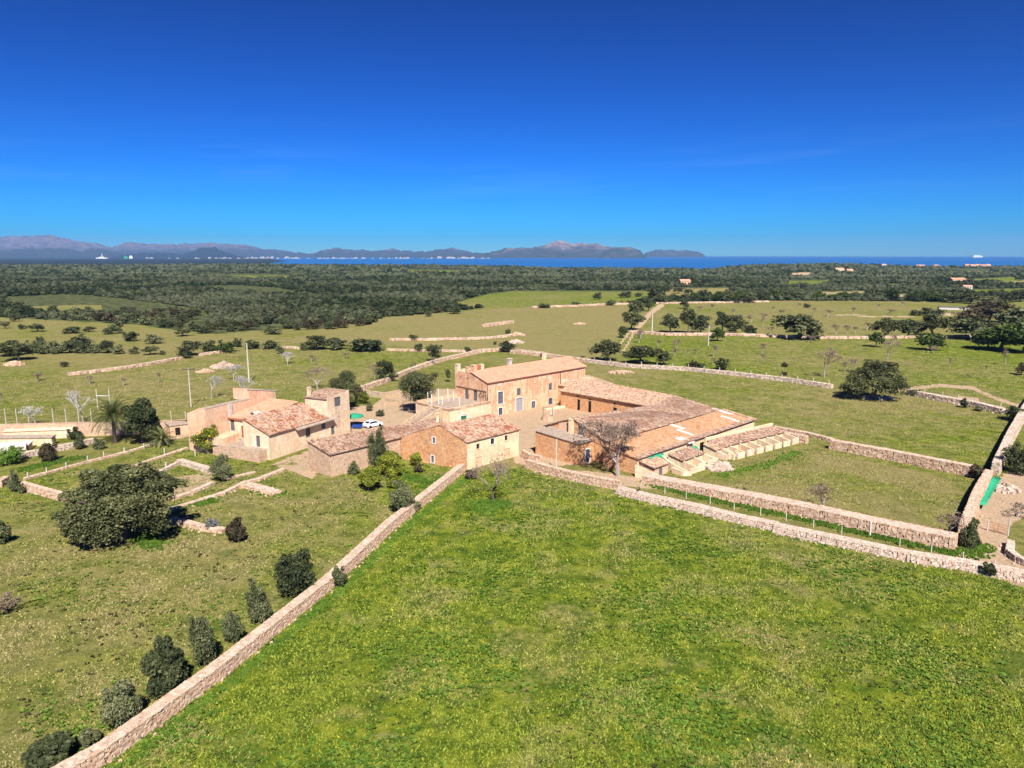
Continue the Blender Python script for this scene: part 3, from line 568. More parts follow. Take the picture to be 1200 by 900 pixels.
for i, (px, py) in enumerate([(33, 560), (55, 554), (78, 548), (103, 540), (122, 535), (146, 530), (169, 525), (193, 531)]):
    X, Y = G(px, py + 1); post(X, Y, 1.15, .16, 'fence_post', 'small white post along the stone kerb below the palm', 'fence post', 'posts along the garden kerb')
for (px, py) in [(195, 549), (174, 559), (229, 534)]:
    X, Y = G(px, py + 1); post(X, Y, 1.4, .16, 'fence_post', 'white post standing on the low walls of the left garden', 'fence post', 'posts on the left garden walls')
for i in range(16):
    t_ = i / 15.0; px = 697 + 275 * t_; py = np.interp(px, [690, 740, 800, 860, 920, 974], [423, 429, 432, 438, 445, 452])
    X, Y = G(px, py); post(X, Y + .6, 1.6, .18, 'fence_post', 'thin pale fence post along the wall behind the stables', 'fence post', 'posts along the back field wall')
for px in (1083, 1104, 1122, 1138, 1172): X, Y = G(px, 461 + (px - 1073) * .2); post(X, Y, 2.0, .16, 'fence_post', 'thin pale fence post along the grey wall right of the oak', 'fence post', 'posts right of the big oak')
for px in (4, 17, 31, 60, 75, 90, 105, 199, 216): X, Y = G(px, 499.5); post(X, Y + 1, 3.9 if px < 120 else 3.3, .14, 'fence_post', 'thin post rising behind the tall retaining wall at the left', 'fence post', 'posts behind the tall left wall')
for px, py in ((488, 433), (497, 431), (507, 428), (515, 425), (532, 421), (479, 436)): X, Y = G(px, py); post(X, Y + .6, 1.7, .16, 'fence_post', 'thin post along the diagonal wall behind the round tree', 'fence post', 'posts along the diagonal wall')
def pole(px, py, py2, label, arm=2.2, r=.13, mat='concrete', arms=1):
    X, Y, Z = GT(px, py); h = vh(px, py, py2) - Z; e = empty('utility_pole', label, 'utility pole', (X, Y, Z))
    mb = MB(); mb.tube((0, 0, -.3), (0, 0, h), r * 1.25, r * .75, 8); mb.build('pole', M[mat], e)
    for k in range(arms):
        mb = MB(); mb.box(-arm / 2, arm / 2, -.1, .1, h - .55 - k * .8, h - .3 - k * .8)
        for q in (-.46, 0, .46): mb.tube((q * arm, 0, h - .3 - k * .8), (q * arm, 0, h - .02 - k * .8), .07, .05, 6)
        mb.build('crossarm', M['metal' if mat == 'concrete' else mat], e)
    return X, Y, Z + h
p1 = pole(224, 477, 431, 'pale utility pole with a wide crossarm left of the white bare trees', 3.0)
p2 = pole(292, 448, 402, 'taller plain utility pole behind the white bare trees', 1.2, .2)
p3 = pole(764, 391, 367, 'pale utility pole at the end of the farm track', 1.2, .3)
p4 = pole(830, 405, 381, 'utility pole with crossarm standing in the almond field', 4.5, .2)
p5 = pole(712, 414, 399, 'thin utility pole beside the farm track oak', .8, .12)
# wooden double post frame beside the palm
X, Y = G(121, 480); e = empty('post_frame', 'double wooden post frame with a crossbar behind the palm', 'pole frame', (X, Y, 0))
for dx in (-1.3, 1.8):
    mb = MB(); mb.tube((dx, 0, -.2), (dx, 0, 5.2), .13, .1, 6); mb.build('post', M['concrete'], e)
mb = MB(); mb.box(-1.3, 1.8, -.07, .07, 3.4, 3.65); mb.build('crossbar', M['concrete'], e)
# ---------------------------------------------------------------- leaves
def ico(n=1):
    import bmesh
    bm = bmesh.new(); bmesh.ops.create_icosphere(bm, subdivisions=n, radius=1); v = np.array([p.co[:] for p in bm.verts]); f = [[q.index for q in p.verts] for p in bm.faces]; bm.free(); return v, np.array(f)
ICO1, ICOF1 = ico(1); ICO2, ICOF2 = ico(2)
def crown_mesh(name, lobes, n, ls, mat, seed, core=.6, zmin=0.0, inner=.4):
    """lobes: (x,y,z,rx,ry,rz). n leaf clumps (quads) on and in the lobes, plus a rough core under them"""
    r = np.random.RandomState(seed); lb = np.array(lobes); vol = (lb[:, 3] * lb[:, 4] * lb[:, 5]) ** (2 / 3.); k = r.choice(len(lb), n, p=vol / vol.sum())
    d = r.normal(size=(n, 3)); d /= np.linalg.norm(d, axis=1)[:, None]; d[:, 2] = np.where(d[:, 2] < -.5, -d[:, 2], d[:, 2])
    rr = np.where(r.rand(n) < inner, r.uniform(.6, 1, n), r.uniform(.85, 1.18, n)); L_ = lb[k]; p = L_[:, :3] + d * rr[:, None] * L_[:, 3:]
    keep = np.ones(n, bool)
    for q in lb:
        dd = (((p - q[:3]) / q[3:]) ** 2).sum(1); keep &= dd > .5
    keep &= p[:, 2] > zmin; p = p[keep]; d = d[keep]; n = len(p)
    nn = d + r.normal(size=(n, 3)) * .8; nn /= np.linalg.norm(nn, axis=1)[:, None]
    t1 = np.cross(nn, r.normal(size=(n, 3))); t1 /= np.linalg.norm(t1, axis=1)[:, None]; t2 = np.cross(nn, t1)
    s = ls * r.uniform(.5, 1.25, n)[:, None]; a = r.uniform(.45, .9, n)[:, None]
    v = np.stack([p - t1 * s, p + t2 * s * a + nn * s * .25, p + t1 * s, p - t2 * s * a - nn * s * .15], 1).reshape(-1, 3)
    q = np.arange(n * 4).reshape(n, 4); lobr = r.rand(len(lb)); rn = np.clip(r.rand(n) * .62 + lobr[k[keep]] * .5 - .06, 0, 1)
    vs = [v]; qs = [q]; rs_ = [rn]; b = n * 4
    if core:
        for q_ in lb:
            cv = q_[:3] + ICO1 * q_[3:] * core * r.uniform(.85, 1.1, (len(ICO1), 1)); cv[:, 2] = np.maximum(cv[:, 2], zmin)
            vs.append(cv); f = ICOF1 + b; qs.append(np.concatenate([f, f[:, 2:]], 1)); rs_.append(np.full(len(f), .12)); b += len(cv)
    v = np.concatenate(vs); q = np.concatenate(qs); rn = np.concatenate(rs_)
    me = bpy.data.meshes.new(name); me.from_pydata(v.tolist(), [], [list(dict.fromkeys(x)) for x in q.tolist()]); me.materials.append(M[mat])
    at = me.attributes.new('rnd', 'FLOAT', 'FACE'); at.data.foreach_set('value', rn.astype(np.float32)); me.update(); return me
def sats(lb, seed, n, lo=.05, hi=.095):
    r = random.Random(seed + 99); out = list(lb)
    for i in range(n):
        b = r.choice(lb); a = r.uniform(0, 6.283); e = r.uniform(-.3, 1.2); s = r.uniform(lo, hi)
        out.append((b[0] + math.cos(a) * math.cos(e) * b[3] * 1.02, b[1] + math.sin(a) * math.cos(e) * b[4] * 1.02, max(.04, b[2] + math.sin(e) * b[5] * 1.02), s * 1.3, s * 1.3, s))
    return out
def lobes_round(seed, n=9, flat=.8, low=.24, spread=.3, rz=(.14, .24)):
    r = random.Random(seed); out = [(0, 0, .5, .32, .32, .4 * flat)]
    for i in range(n):
        a = 6.283 * i / n + r.uniform(-.4, .4); q = spread * r.uniform(.75, 1.15); z = r.uniform(low, .78); s = r.uniform(*rz)
        out.append((math.cos(a) * q, math.sin(a) * q, z, s, s, s * flat))
    for i in range(3): out.append((r.uniform(-.15, .15), r.uniform(-.15, .15), r.uniform(.74, .82), .18, .18, .16))
    return sats(out, seed, 14)
def lobes_bush(seed, n=8, top=.88):
    r = random.Random(seed); out = [(r.uniform(-.08, .08), 0, .33, .27, .27, .33)]
    for i in range(n):
        a = 6.283 * i / n + r.uniform(-.4, .4); q = r.uniform(.18, .3); s = r.uniform(.14, .24)
        out.append((math.cos(a) * q, math.sin(a) * q, r.uniform(.15, .6), s, s, s * r.uniform(.8, 1.3)))
    for i in range(5): s = r.uniform(.07, .13); out.append((r.uniform(-.26, .26), r.uniform(-.2, .2), r.uniform(.6, top), s, s, s * 1.6))
    return sats(out, seed, 14)
def trunk_mesh(name, h, r0, mat='bark', branches=4, seed=0, top=.6, rad=.3):
    r = random.Random(seed); mb = MB(); th = h; p = [(0, 0, -.06), (r.uniform(-.02, .02), r.uniform(-.02, .02), th * .5), (r.uniform(-.03, .03), 0, th)]
    mb.tube(p[0], p[1], r0 * 1.3, r0, 7); mb.tube(p[1], p[2], r0, r0 * .8, 7)
    for i in range(branches):
        a = 6.283 * i / branches + r.uniform(-.4, .4); e_ = (math.cos(a) * rad, math.sin(a) * rad, top * r.uniform(.85, 1.1)); mb.tube(p[2], e_, r0 * .55, r0 * .2, 5)
    o = mb.build(name, M[mat]); me = o.data; bpy.data.objects.remove(o); return me
PROTO = {}
def proto(key, mk):
    if key not in PROTO: PROTO[key] = mk()
    return PROTO[key]
def place_tree(name, label, cat, X, Y, Z, w, h, crown, trunk, rz=0, group=None, d=None):
    e = empty(name, label, cat, (X, Y, Z), rz, group); e.scale = (w, d or w, h)
    o = bpy.data.objects.new('crown', crown); C.objects.link(o); o.parent = e
    if trunk: o2 = bpy.data.objects.new('trunk', trunk); C.objects.link(o2); o2.parent = e
    return e
def W_(px, py, wpx):            # width in metres of wpx photo pixels at the ground point under (px,py)
    X, Y, Z = GT(px, py); t = Y * math.cos(PIT) + (HC - Z) * math.sin(PIT); return wpx * t / FPX
def tree(px, py, wpx, hpx, kind, label, cat='tree', name='tree', n=2600, seed=None, group=None, leaf=None):
    """own crown mesh for the trees one can see well"""
    X, Y, Z = GT(px, py); w = W_(px, py, wpx) * .9; h = max(.4, (vh(px, py, py - hpx) - Z) if Y < 1200 else w)
    Y += w * .12; seed = seed if seed is not None else int(px * 7 + py); ls = leaf or {'citrus': .15, 'olive': .11}.get(kind, .14); n = int(n * 2.3)
    ls_n = ls / ((w + h) / 2)
    if name in ('bush', 'shrub'): lb = lobes_bush(seed, 11); tr = None if h < 2 else trunk_mesh('trunk', .25, .03, seed=seed)
    else: lb = lobes_round(seed, 10); tr = trunk_mesh('trunk', .32, .035 if kind != 'citrus' else .03, seed=seed)
    c = crown_mesh('crown', lb, n, ls_n, kind, seed)
    return place_tree(name, label, cat, X, Y, Z, w, h, c, tr, 0, group)
# ---------------------------------------------------------------- trees one can tell apart
big = [(-.28, 0, .45, .22, .2, .26), (-.05, 0, .62, .24, .24, .28), (.2, .05, .66, .22, .22, .26), (.36, 0, .6, .14, .16, .2), (-.38, -.05, .34, .13, .15, .2), (.1, -.2, .4, .25, .2, .28), (-.15, -.22, .36, .22, .18, .28), (.3, -.12, .42, .17, .17, .24),
       (-.1, .22, .55, .22, .2, .28), (.2, .25, .5, .2, .18, .26), (-.3, .18, .5, .17, .17, .22), (.02, .05, .84, .15, .16, .13), (-.2, 0, .78, .12, .13, .13), (.24, .02, .86, .11, .12, .1), (.44, .05, .68, .08, .1, .12), (-.42, .03, .5, .08, .1, .12), (.33, -.05, .22, .13, .13, .16), (-.05, -.28, .2, .2, .14, .18), (-.3, -.15, .2, .15, .14, .16)]
X, Y, Z = GT(130, 641); w = W_(130, 641, 130)
place_tree('oak_tree', 'very large grey green holm oak standing alone in the left field', 'tree', X, Y + 3, 0, w, vh(130, 644, 553) * 1.0, crown_mesh('crown', sats([(q[0], q[1], q[2], q[3] * .86, q[4] * .86, q[5] * .86) for q in big], 5, 70, .035, .07), 44000, .17 / 12, 'oak', 5, core=.5), trunk_mesh('trunk', .35, .045, seed=3, branches=6, rad=.35), 0)
NEAR = [  # px, py(base), width px, height px, leaves kind, name, label, clumps
 (345, 698, 56, 56, 'dense', 'bush', 'largest dark bush beside the long wall, third from the barn end', 5200),
 (302, 731, 34, 48, 'olive', 'bush', 'upright olive green bush beside the long wall, left of the largest one', 3000),
 (272, 752, 30, 32, 'olive', 'bush', 'small olive green bush beside the long wall between two taller ones', 2200),
 (238, 782, 36, 62, 'olive', 'bush', 'tall thin topped olive green bush beside the middle of the long wall', 3200),
 (192, 813, 54, 60, 'dense', 'bush', 'broad square dark bush beside the long wall', 5200),
 (143, 858, 56, 56, 'olive', 'bush', 'spreading grey green bush near the lower end of the long wall', 4600),
 (104, 873, 26, 18, 'olive', 'bush', 'very low small bush in the gap near the lower end of the long wall', 1200),
 (52, 902, 66, 30, 'dense', 'bush', 'bush cut off by the bottom edge left of the long wall', 3600),
 (398, 688, 20, 24, 'olive', 'bush', 'small bush growing on the meadow side of the long wall', 1500),
 (276, 636, 30, 28, 'brown', 'bush', 'round brownish bush in the lower left garden', 2400),
 (248, 622, 18, 14, 'lav', 'bush', 'small grey lavender coloured bush on the broken garden wall', 1000),
 (258, 565, 30, 30, 'olive', 'bush', 'round olive bush in the left garden beside the wide short wall', 2400),
 (0, 638, 26, 26, 'dense', 'bush', 'dark bush at the left edge of the lower field', 1600),
 (441, 548, 32, 42, 'olive', 'bush', 'tall grey green bush against the low tiled barn', 3800),
 (473, 602, 46, 36, 'olive', 'bush', 'grey green bush left of the long wall top end', 3200),
 (415, 556, 18, 15, 'olive', 'bush', 'small grey bush at the foot of the low tiled barn', 1000),
 (490, 554, 12, 10, 'brown', 'bush', 'small brownish bush below the orange gable', 600),
 (552, 561, 20, 10, 'brown', 'bush', 'dry low bush at the foot of the yellow barn front', 800),
 (1138, 643, 24, 32, 'dense', 'bush', 'dense green bush at the rounded end of the thick wall', 2400),
 (1159, 675, 18, 15, 'dense', 'bush', 'small dark bush in front of the grey tumbled wall by the drive', 900),
 (1145, 561, 20, 16, 'brown', 'bush', 'reddish brown bush in the paddock corner', 1000),
 (1194, 556, 38, 36, 'dense', 'bush', 'dark bush right of the tall shading wall', 2600),
 (1193, 494, 36, 18, 'dense', 'bush', 'dark low bush at the upper end of the tall shading wall', 1600),
 (1130, 478, 12, 11, 'dense', 'bush', 'small dark bush on the grey wall right of the big oak', 500),
 (1073, 464, 18, 8, 'dense', 'bush', 'low bush at the left end of the grey wall right of the big oak', 500),
 (1148, 482, 14, 6, 'olive', 'bush', 'flat grey bush in front of the grey wall right of the big oak', 400),
 (749, 581, 10, 7, 'brown', 'bush', 'tiny dry bush in front of the stone wall near the bare walnut', 300),
 (791, 592, 10, 6, 'brown', 'bush', 'tiny dry bush on the tumbled wall', 300),
 (873, 580, 14, 7, 'olive', 'bush', 'small green bush on the strip between the two walls', 400),
 (55, 541, 24, 24, 'brown', 'bush', 'brownish bush on the pale garden wall', 1500),
 (92, 527, 14, 18, 'dense', 'bush', 'dark bush on the garden wall left of the palm', 900),
 (87, 515, 22, 14, 'dense', 'bush', 'wide dark bush under the tall left retaining wall', 900),
 (115, 527, 18, 14, 'olive', 'bush', 'olive bush on the garden wall right before the palm', 800),
 (15, 577, 18, 24, 'olive', 'bush', 'blue green bush at the pale wall end on the far left', 1100),
 (24, 579, 11, 12, 'olive', 'bush', 'small rounded bush leaning on the pale wall end on the far left', 500),
 (10, 545, 36, 22, 'weed', 'bush', 'bright green bush on the left edge below the sheds', 1200),
 (433, 482, 11, 12, 'olive', 'bush', 'small bush in the yard right of the parasol', 500),
 (445, 488, 14, 8, 'olive', 'bush', 'low bush in the yard in front of the round tree shade', 400),
 (425, 473, 18, 14, 'citrus', 'bush', 'yellow green bush behind the tower, right of the dark tree', 800),
 (397, 503, 10, 14, 'citrus', 'bush', 'yellow green bush at the foot of the tower', 500),
 (462, 572, 24, 16, 'citrus', 'bush', 'low yellow green shrub between the citrus trees and the grey bush', 900),
 (493, 552, 15, 9, 'citrus', 'bush', 'low yellowish shrub under the orange gable', 500),
 (500, 506, 6, 3, 'citrus', 'bush', 'tiny shrub on the terrace side', 60),
]
for px, py, w_, h_, k, nm, lab, n in NEAR: tree(px, py, w_, h_, k, lab, 'bush', nm, n)
tree(455, 560, 34, 30, 'citrus', 'taller yellow green citrus tree beside the grey green bush', 'tree', 'citrus_tree', 2600)
tree(433, 575, 34, 28, 'citrus', 'lower yellow green citrus tree casting dark shade', 'tree', 'citrus_tree', 2600)
tree(487, 547, 17, 16, 'citrus', 'small dark citrus tree against the orange gable wall', 'tree', 'citrus_tree', 1200)
X, Y = G(241, 532); w = W_(241, 532, 36); e = tree(241, 531, 36, 31, 'citrus', 'lemon tree full of yellow fruit against the peach farmhouse wall', 'tree', 'lemon_tree', 2400)
for i in range(46):
    mb = MB(); a = random.random() * 6.28; z = random.uniform(.35, .85); q = .42 * math.sin(math.acos(min(1, abs(z - .55) / .45))) * random.uniform(.85, 1.05)
    c = (math.cos(a) * q, math.sin(a) * q, z); s = .022
    mb.add([(c[0] + v[0] * s, c[1] + v[1] * s, c[2] + v[2] * s * 1.2) for v in ICO1], [tuple(f) for f in ICOF1]); mb.build('lemon', M['fruit'], e)
tree(165, 520, 46, 54, 'dense', 'dense dark carob tree right behind the palm', 'tree', 'carob_tree', 5200, leaf=.26)
tree(403, 481, 44, 47, 'oak', 'dark evergreen tree behind the farmhouse tower', 'tree', 'oak_tree', 4200)
tree(418, 472, 20, 22, 'brown', 'half bare brownish tree peeking out right of the dark tree by the tower', 'tree', 'tree', 900)
tree(488, 485, 55, 50, 'oak', 'broad round evergreen tree left of the manor terrace', 'tree', 'oak_tree', 6500)
tree(452, 448, 28, 27, 'dense', 'round dark tree on its own behind the broad terrace tree', 'tree', 'oak_tree', 2400)
tree(508, 424, 24, 21, 'dense', 'dark tree on the diagonal wall left of the manor roof', 'tree', 'oak_tree', 1800)
tree(525, 448, 8, 15, 'dense', 'small slim tree just left of the manor pillar', 'tree', 'tree', 500)
rt = [(-.3, 0, .42, .18, .2, .26), (-.08, 0, .62, .26, .26, .28), (.2, 0, .55, .26, .26, .3), (.36, 0, .4, .13, .16, .24), (-.42, 0, .28, .1, .14, .2), (0, -.2, .35, .28, .2, .28), (.22, -.18, .3, .2, .18, .26), (-.2, .2, .5, .2, .2, .26), (.12, .22, .6, .22, .2, .28), (-.05, .02, .85, .13, .15, .12), (.2, 0, .78, .13, .15, .13), (-.32, .0, .2, .14, .14, .17)]
X, Y, Z = GT(1028, 470); w = W_(1028, 470, 70)
place_tree('oak_tree', 'big round evergreen oak at the right, in front of the almond field', 'tree', X, Y + 2, 0, w, vh(1028, 470, 424), crown_mesh('crown', sats([(q[0], q[1], q[2], q[3] * .88, q[4] * .88, q[5] * .9) for q in rt], 6, 40, .045, .08), 18000, .22 / 14, 'oak', 15, core=.55), trunk_mesh('trunk', .3, .04, seed=4))
# shared crowns for the trees further off
for k_ in range(3):
    for nm, mt in (('oak', 'dense'), ('oakl', 'oak'), ('carob', 'pine'), ('brown', 'brown'), ('olive', 'olive')):
        PROTO[(nm, k_)] = (crown_mesh('crown', lobes_round(50 + k_ * 7 + len(nm), 10), 1500, .045, mt, 60 + k_), trunk_mesh('trunk', .3, .035, seed=k_))
        PROTO[(nm + 'b', k_)] = (crown_mesh('crown', lobes_bush(90 + k_ * 5 + len(nm), 9), 800, .055, mt, 70 + k_), None)
def ptree(px, py, wpx, hpx, key, label, cat='tree', name='oak_tree', group=None, rz=None):
    X, Y, Z = GT(px, py); w = W_(px, py, wpx); h = max(1.2, vh(px, py, py - hpx) - Z if Y < 700 else wpx and w * hpx / wpx)
    c, t = PROTO[(key, random.randrange(3))]
    return place_tree(name, label, cat, X, Y + w * .15, Z, w * 1.08, h * 1.05, c, t, rz if rz is not None else random.random() * 6.28, group)
MID = [
 (940, 398, 56, 29, 'oakl', 'wide dark oak on the field wall in the right distance'),
 (786, 390, 22, 21, 'oak', 'leftmost oak of the dark row right of the farm track'),
 (807, 391, 20, 29, 'oakl', 'tall round topped oak in the dark row right of the farm track'),
 (822, 391, 22, 22, 'oak', 'oak just left of the crossarm pole in the dark row'),
 (847, 390, 20, 24, 'oak', 'oak just right of the crossarm pole in the dark row'),
 (862, 392, 24, 22, 'oakl', 'widest oak of the dark row near its right end'),
 (879, 393, 16, 12, 'oak', 'low oak closing the dark row at the right'),
 (841, 400, 18, 15, 'carob', 'lighter green carob standing in front of the dark row'),
 (802, 362, 12, 12, 'oak', 'small lone oak beyond the dark row'),
 (746, 372, 20, 20, 'oak', 'oak beside the far part of the farm track'),
 (760, 365, 12, 15, 'oak', 'far oak on the left side of the farm track'),
 (741, 387, 26, 22, 'oakl', 'brownish oak hanging over the farm track'),
 (730, 396, 12, 13, 'oak', 'small dark oak in the stone corner left of the track'),
 (711, 424, 34, 26, 'oakl', 'big dark oak at the near end of the farm track, left side'),
 (752, 427, 42, 20, 'oakl', 'wide flat oak on the wall right of the farm track'),
 (778, 428, 18, 15, 'oak', 'small oak attached to the right of the wide flat one'),
 (812, 431, 15, 8, 'brownb', 'low bush pair, left one, on the wall right of the track'),
 (822, 432, 12, 7, 'oakb', 'low bush pair, right one, on the wall right of the track'),
 (846, 434, 20, 13, 'oakb', 'round dark bush on the wall right of the track'),
 (1040, 396, 30, 24, 'oakl', 'left one of the three large oaks on the right field wall'),
 (1066, 396, 26, 22, 'oak', 'middle one of the three large oaks on the right field wall'),
 (1095, 396, 36, 27, 'oakl', 'right one of the three large oaks on the right field wall'),
 (1028, 407, 19, 17, 'carob', 'small round green carob in the right meadow'),
 (1093, 411, 32, 20, 'carob', 'large round green carob in the right meadow'),
 (1075, 370, 16, 7, 'oakb', 'left clump of low dark shrubs in the far right field'),
 (1088, 370, 18, 9, 'oakb', 'middle clump of low dark shrubs in the far right field'),
 (1102, 370, 16, 8, 'oakb', 'right clump of low dark shrubs in the far right field'),
 (1145, 399, 50, 26, 'oak', 'dark oak mass left of the tall brownish crowns at the right'),
 (1165, 378, 50, 24, 'brown', 'tall brownish crown at the right edge of the wood'),
 (1140, 384, 34, 22, 'brown', 'brownish grey crown left of the tall one'),
 (1180, 412, 60, 30, 'carob', 'broad green carob by the right edge'),
 (1195, 392, 46, 30, 'olive', 'blue grey crown by the right edge'),
 (1205, 415, 46, 36, 'carob', 'bright green tree cut by the right edge'),
 (1160, 410, 34, 26, 'olive', 'grey green tree in front of the dark oak mass'),
 (1198, 440, 14, 14, 'brown', 'thin brown tree at the right edge of the meadow'),
 (595, 413, 22, 13, 'oakb', 'dark bush on the path behind the manor left end'),
 (580, 404, 5, 4, 'oakb', 'tiny dark bush in the tan field'),
 (548, 413, 10, 6, 'oakb', 'tiny dark bush at the bend of the diagonal wall'),
 (490, 412, 12, 9, 'oakb', 'dark scrub beside the pale field wall'),
 (370, 410, 28, 16, 'oakl', 'left tree of the long dark hedge in the middle distance'),
 (392, 410, 26, 14, 'oak', 'middle tree of the long dark hedge in the middle distance'),
 (429, 412, 48, 15, 'oakb', 'wide smooth shrub at the right end of the long dark hedge'),
 (355, 411, 10, 8, 'oakb', 'small shrub at the left end of the long dark hedge'),
 (220, 417, 28, 17, 'oakl', 'dark tree at the left end of the shrubs on the left field wall'),
 (262, 413, 28, 12, 'carobb', 'wide bright green shrub on the left field wall'),
 (243, 412, 20, 12, 'oakb', 'dark shrub between the tree and the wide green shrub'),
 (278, 407, 12, 10, 'oakb', 'dark shrub above the wide green shrub'),
 (296, 409, 20, 10, 'oakb', 'dark shrub right of the wide green shrub'),
 (315, 409, 22, 9, 'oakb', 'dark low shrub left of the short pale field wall'),
 (328, 415, 12, 9, 'oliveb', 'grey shrub in the pasture by the short pale field wall'),
 (216, 420, 18, 9, 'oakb', 'low dark shrub under the dark tree on the left field wall'),
 (484, 399, 14, 6, 'oakb', 'dark shrub on the isolated pale wall'),
 (502, 371, 10, 7, 'oakb', 'round shrub at the top of the tan field'),
 (532, 368, 18, 9, 'oakb', 'dark shrub clump left end above the tan field'),
 (595, 391, 8, 5, 'oakb', 'small shrub near the brown stone heap'),
 (634, 418, 3, 3, 'oakb', 'tiny shrub behind the manor ridge'),
 (682, 422, 8, 5, 'oakb', 'small shrub behind the manor right chimney'),
 (700, 351, 12, 8, 'oakb', 'round shrub at the edge of the far green field'),
 (733, 349, 18, 7, 'oakb', 'wide dark shrub in the far green field'),
 (748, 348, 12, 5, 'oakb', 'flat dark shrub right of the wide one in the far green field'),
 (638, 361, 18, 5, 'oakb', 'dark shrub on the reddish wall at left'),
 (675, 359, 14, 5, 'oakb', 'dark shrub on the reddish wall at centre'),
 (716, 358, 14, 6, 'oakb', 'dark shrub on the reddish wall right of centre'),
 (741, 357, 14, 5, 'oakb', 'dark shrub on the reddish wall at right end'),
 (18, 423, 36, 20, 'oakl', 'large dark tree at the left edge of the middle distance'),
 (20, 360, 14, 7, 'oakb', 'shrub at the far left'),
 (75, 430, 12, 6, 'oakb', 'lone dark shrub on the left pasture wall'),
 (946, 361, 10, 5, 'oakb', 'small dark shrub in the far right field'),
 (920, 430, 8, 5, 'brownb', 'dry brown shrub on the back wall'),
 (919, 440, 8, 4, 'brownb', 'reddish dry shrub on the back field wall'),
]
for px, py, w_, h_, k, lab in MID: ptree(px, py, w_, h_, k, lab, 'bush' if k.endswith('b') else 'tree', 'bush' if k.endswith('b') else 'oak_tree')
def row(pts, kinds, lab, grp, cat='shrub', name='shrub'):
    for (px, py, w_, h_) in pts: ptree(px, py, w_, h_, random.choice(kinds), lab, cat, name, grp)
row([(8, 418, 30, 18), (35, 414, 20, 13), (50, 415, 18, 12), (64, 415, 20, 14), (80, 414, 22, 14), (96, 414, 20, 12), (110, 414, 18, 10), (124, 414, 18, 14), (138, 415, 16, 10), (90, 407, 30, 13), (45, 408, 16, 12)], ['oakb', 'oliveb', 'oak'], 'dark evergreen shrub in the broken row across the left pasture', 'shrub row across the left pasture')
row([(156, 415, 14, 8), (175, 416, 18, 10), (190, 416, 8, 5), (152, 400, 20, 11), (178, 403, 24, 10), (236, 391, 18, 8), (213, 394, 18, 8), (272, 386, 22, 10), (42, 389, 18, 9), (25, 386, 10, 6), (5, 385, 12, 8), (17, 377, 14, 9), (82, 391, 22, 8), (103, 389, 14, 6), (135, 391, 18, 14), (125, 392, 14, 8), (318, 392, 24, 10), (340, 385, 24, 7), (305, 380, 14, 8), (380, 377, 18, 8), (400, 374, 20, 9), (350, 370, 16, 9), (415, 368, 14, 12), (430, 375, 14, 8), (445, 371, 18, 10), (462, 370, 16, 8)],
    ['oakb', 'oliveb', 'oakb', 'oakl'], 'dark evergreen shrub dotted over the pale far pasture', 'shrubs dotted over the far pasture')
row([(782, 342, 10, 6), (795, 344, 14, 8), (807, 345, 12, 6), (790, 352, 14, 7), (812, 351, 10, 8), (822, 348, 10, 8), (826, 354, 16, 15), (842, 354, 14, 12), (852, 355, 14, 14), (866, 355, 16, 14), (880, 355, 16, 13), (894, 354, 16, 13), (908, 352, 14, 12), (920, 352, 14, 12), (934, 351, 20, 13), (878, 353, 10, 8), (960, 352, 16, 10), (976, 352, 14, 7), (990, 352, 18, 9), (1004, 351, 16, 8), (1025, 352, 24, 10), (1046, 353, 16, 14), (1070, 352, 16, 8), (1085, 352, 20, 10), (1100, 354, 18, 9), (1120, 355, 24, 12), (1140, 356, 24, 12), (1160, 357, 20, 10), (1180, 355, 24, 12), (1197, 354, 20, 14), (770, 347, 14, 12), (775, 356, 14, 12), (768, 352, 20, 14)],
    ['oak', 'carob', 'oakl', 'olive'], 'dark tree in the line closing the back of the almond field', 'tree line at the back of the almond field', 'tree', 'oak_tree')
# ---- bare trees
def bare(px, py, wpx, hpx, mat, label, seed, name='bare_tree', depth=6, twigs=True, trunk='greybark', tw=.02, cat='tree', scale_t=1.0, spread=.62, fr=.28, group=None, tl=.5):
    X, Y, Z = GT(px, py); w = W_(px, py, wpx); h = vh(px, py, py - hpx) - Z; r = random.Random(seed); tb = MB(); mb = MB(); tips = []
    def br(p, d, l, rad, k):
        q = p + d * l; (tb if k < 2 else mb).tube(tuple(p), tuple(q), rad, rad * .68, 5 if k < 2 else 3, 0, None, False)
        if k >= depth:
            if twigs:
                for _ in range(7):
                    dd = (d + Vector((r.uniform(-1, 1), r.uniform(-1, 1), r.uniform(-.5, 1))) * .8).normalized(); e_ = q + dd * l * r.uniform(.6, 1.3); s = Vector((r.uniform(-1, 1), r.uniform(-1, 1), r.uniform(-1, 1))).normalized() * tw
                    mb.add([tuple(q - s), tuple(q + s), tuple(e_)], [(0, 1, 2)])
            return
        for _ in range(3 if k in (0, 1, 3) else 2):
            dd = (d + Vector((r.uniform(-1, 1), r.uniform(-1, 1), r.uniform(-.35, .8))) * spread * 1.2).normalized(); br(q, dd, l * r.uniform(.68, .86), rad * .62, k + 1)
    br(Vector((0, 0, -.1)), Vector((r.uniform(-.1, .1), 0, 1)).normalized(), h * fr, h * .030 * scale_t, 0)
    v = np.array(mb.v); ex = max(.1, np.percentile(np.abs(v[:, 0]), 97)); ez = np.percentile(v[:, 2], 99)
    e = empty(name, label, cat, (X, Y, Z), 0, group); e.scale = (w * .5 / ex,) * 2 + (h / ez,)
    tb.build('trunk', M[trunk], e); mb.build('twigs' if twigs else 'branches', M[mat], e); return e
bare(724, 558, 82, 62, 'twig', 'large bare grey tree in front of the rubble outbuilding', 3, 'walnut_tree', 9, tw=.035, fr=.15, spread=.85, scale_t=.62)
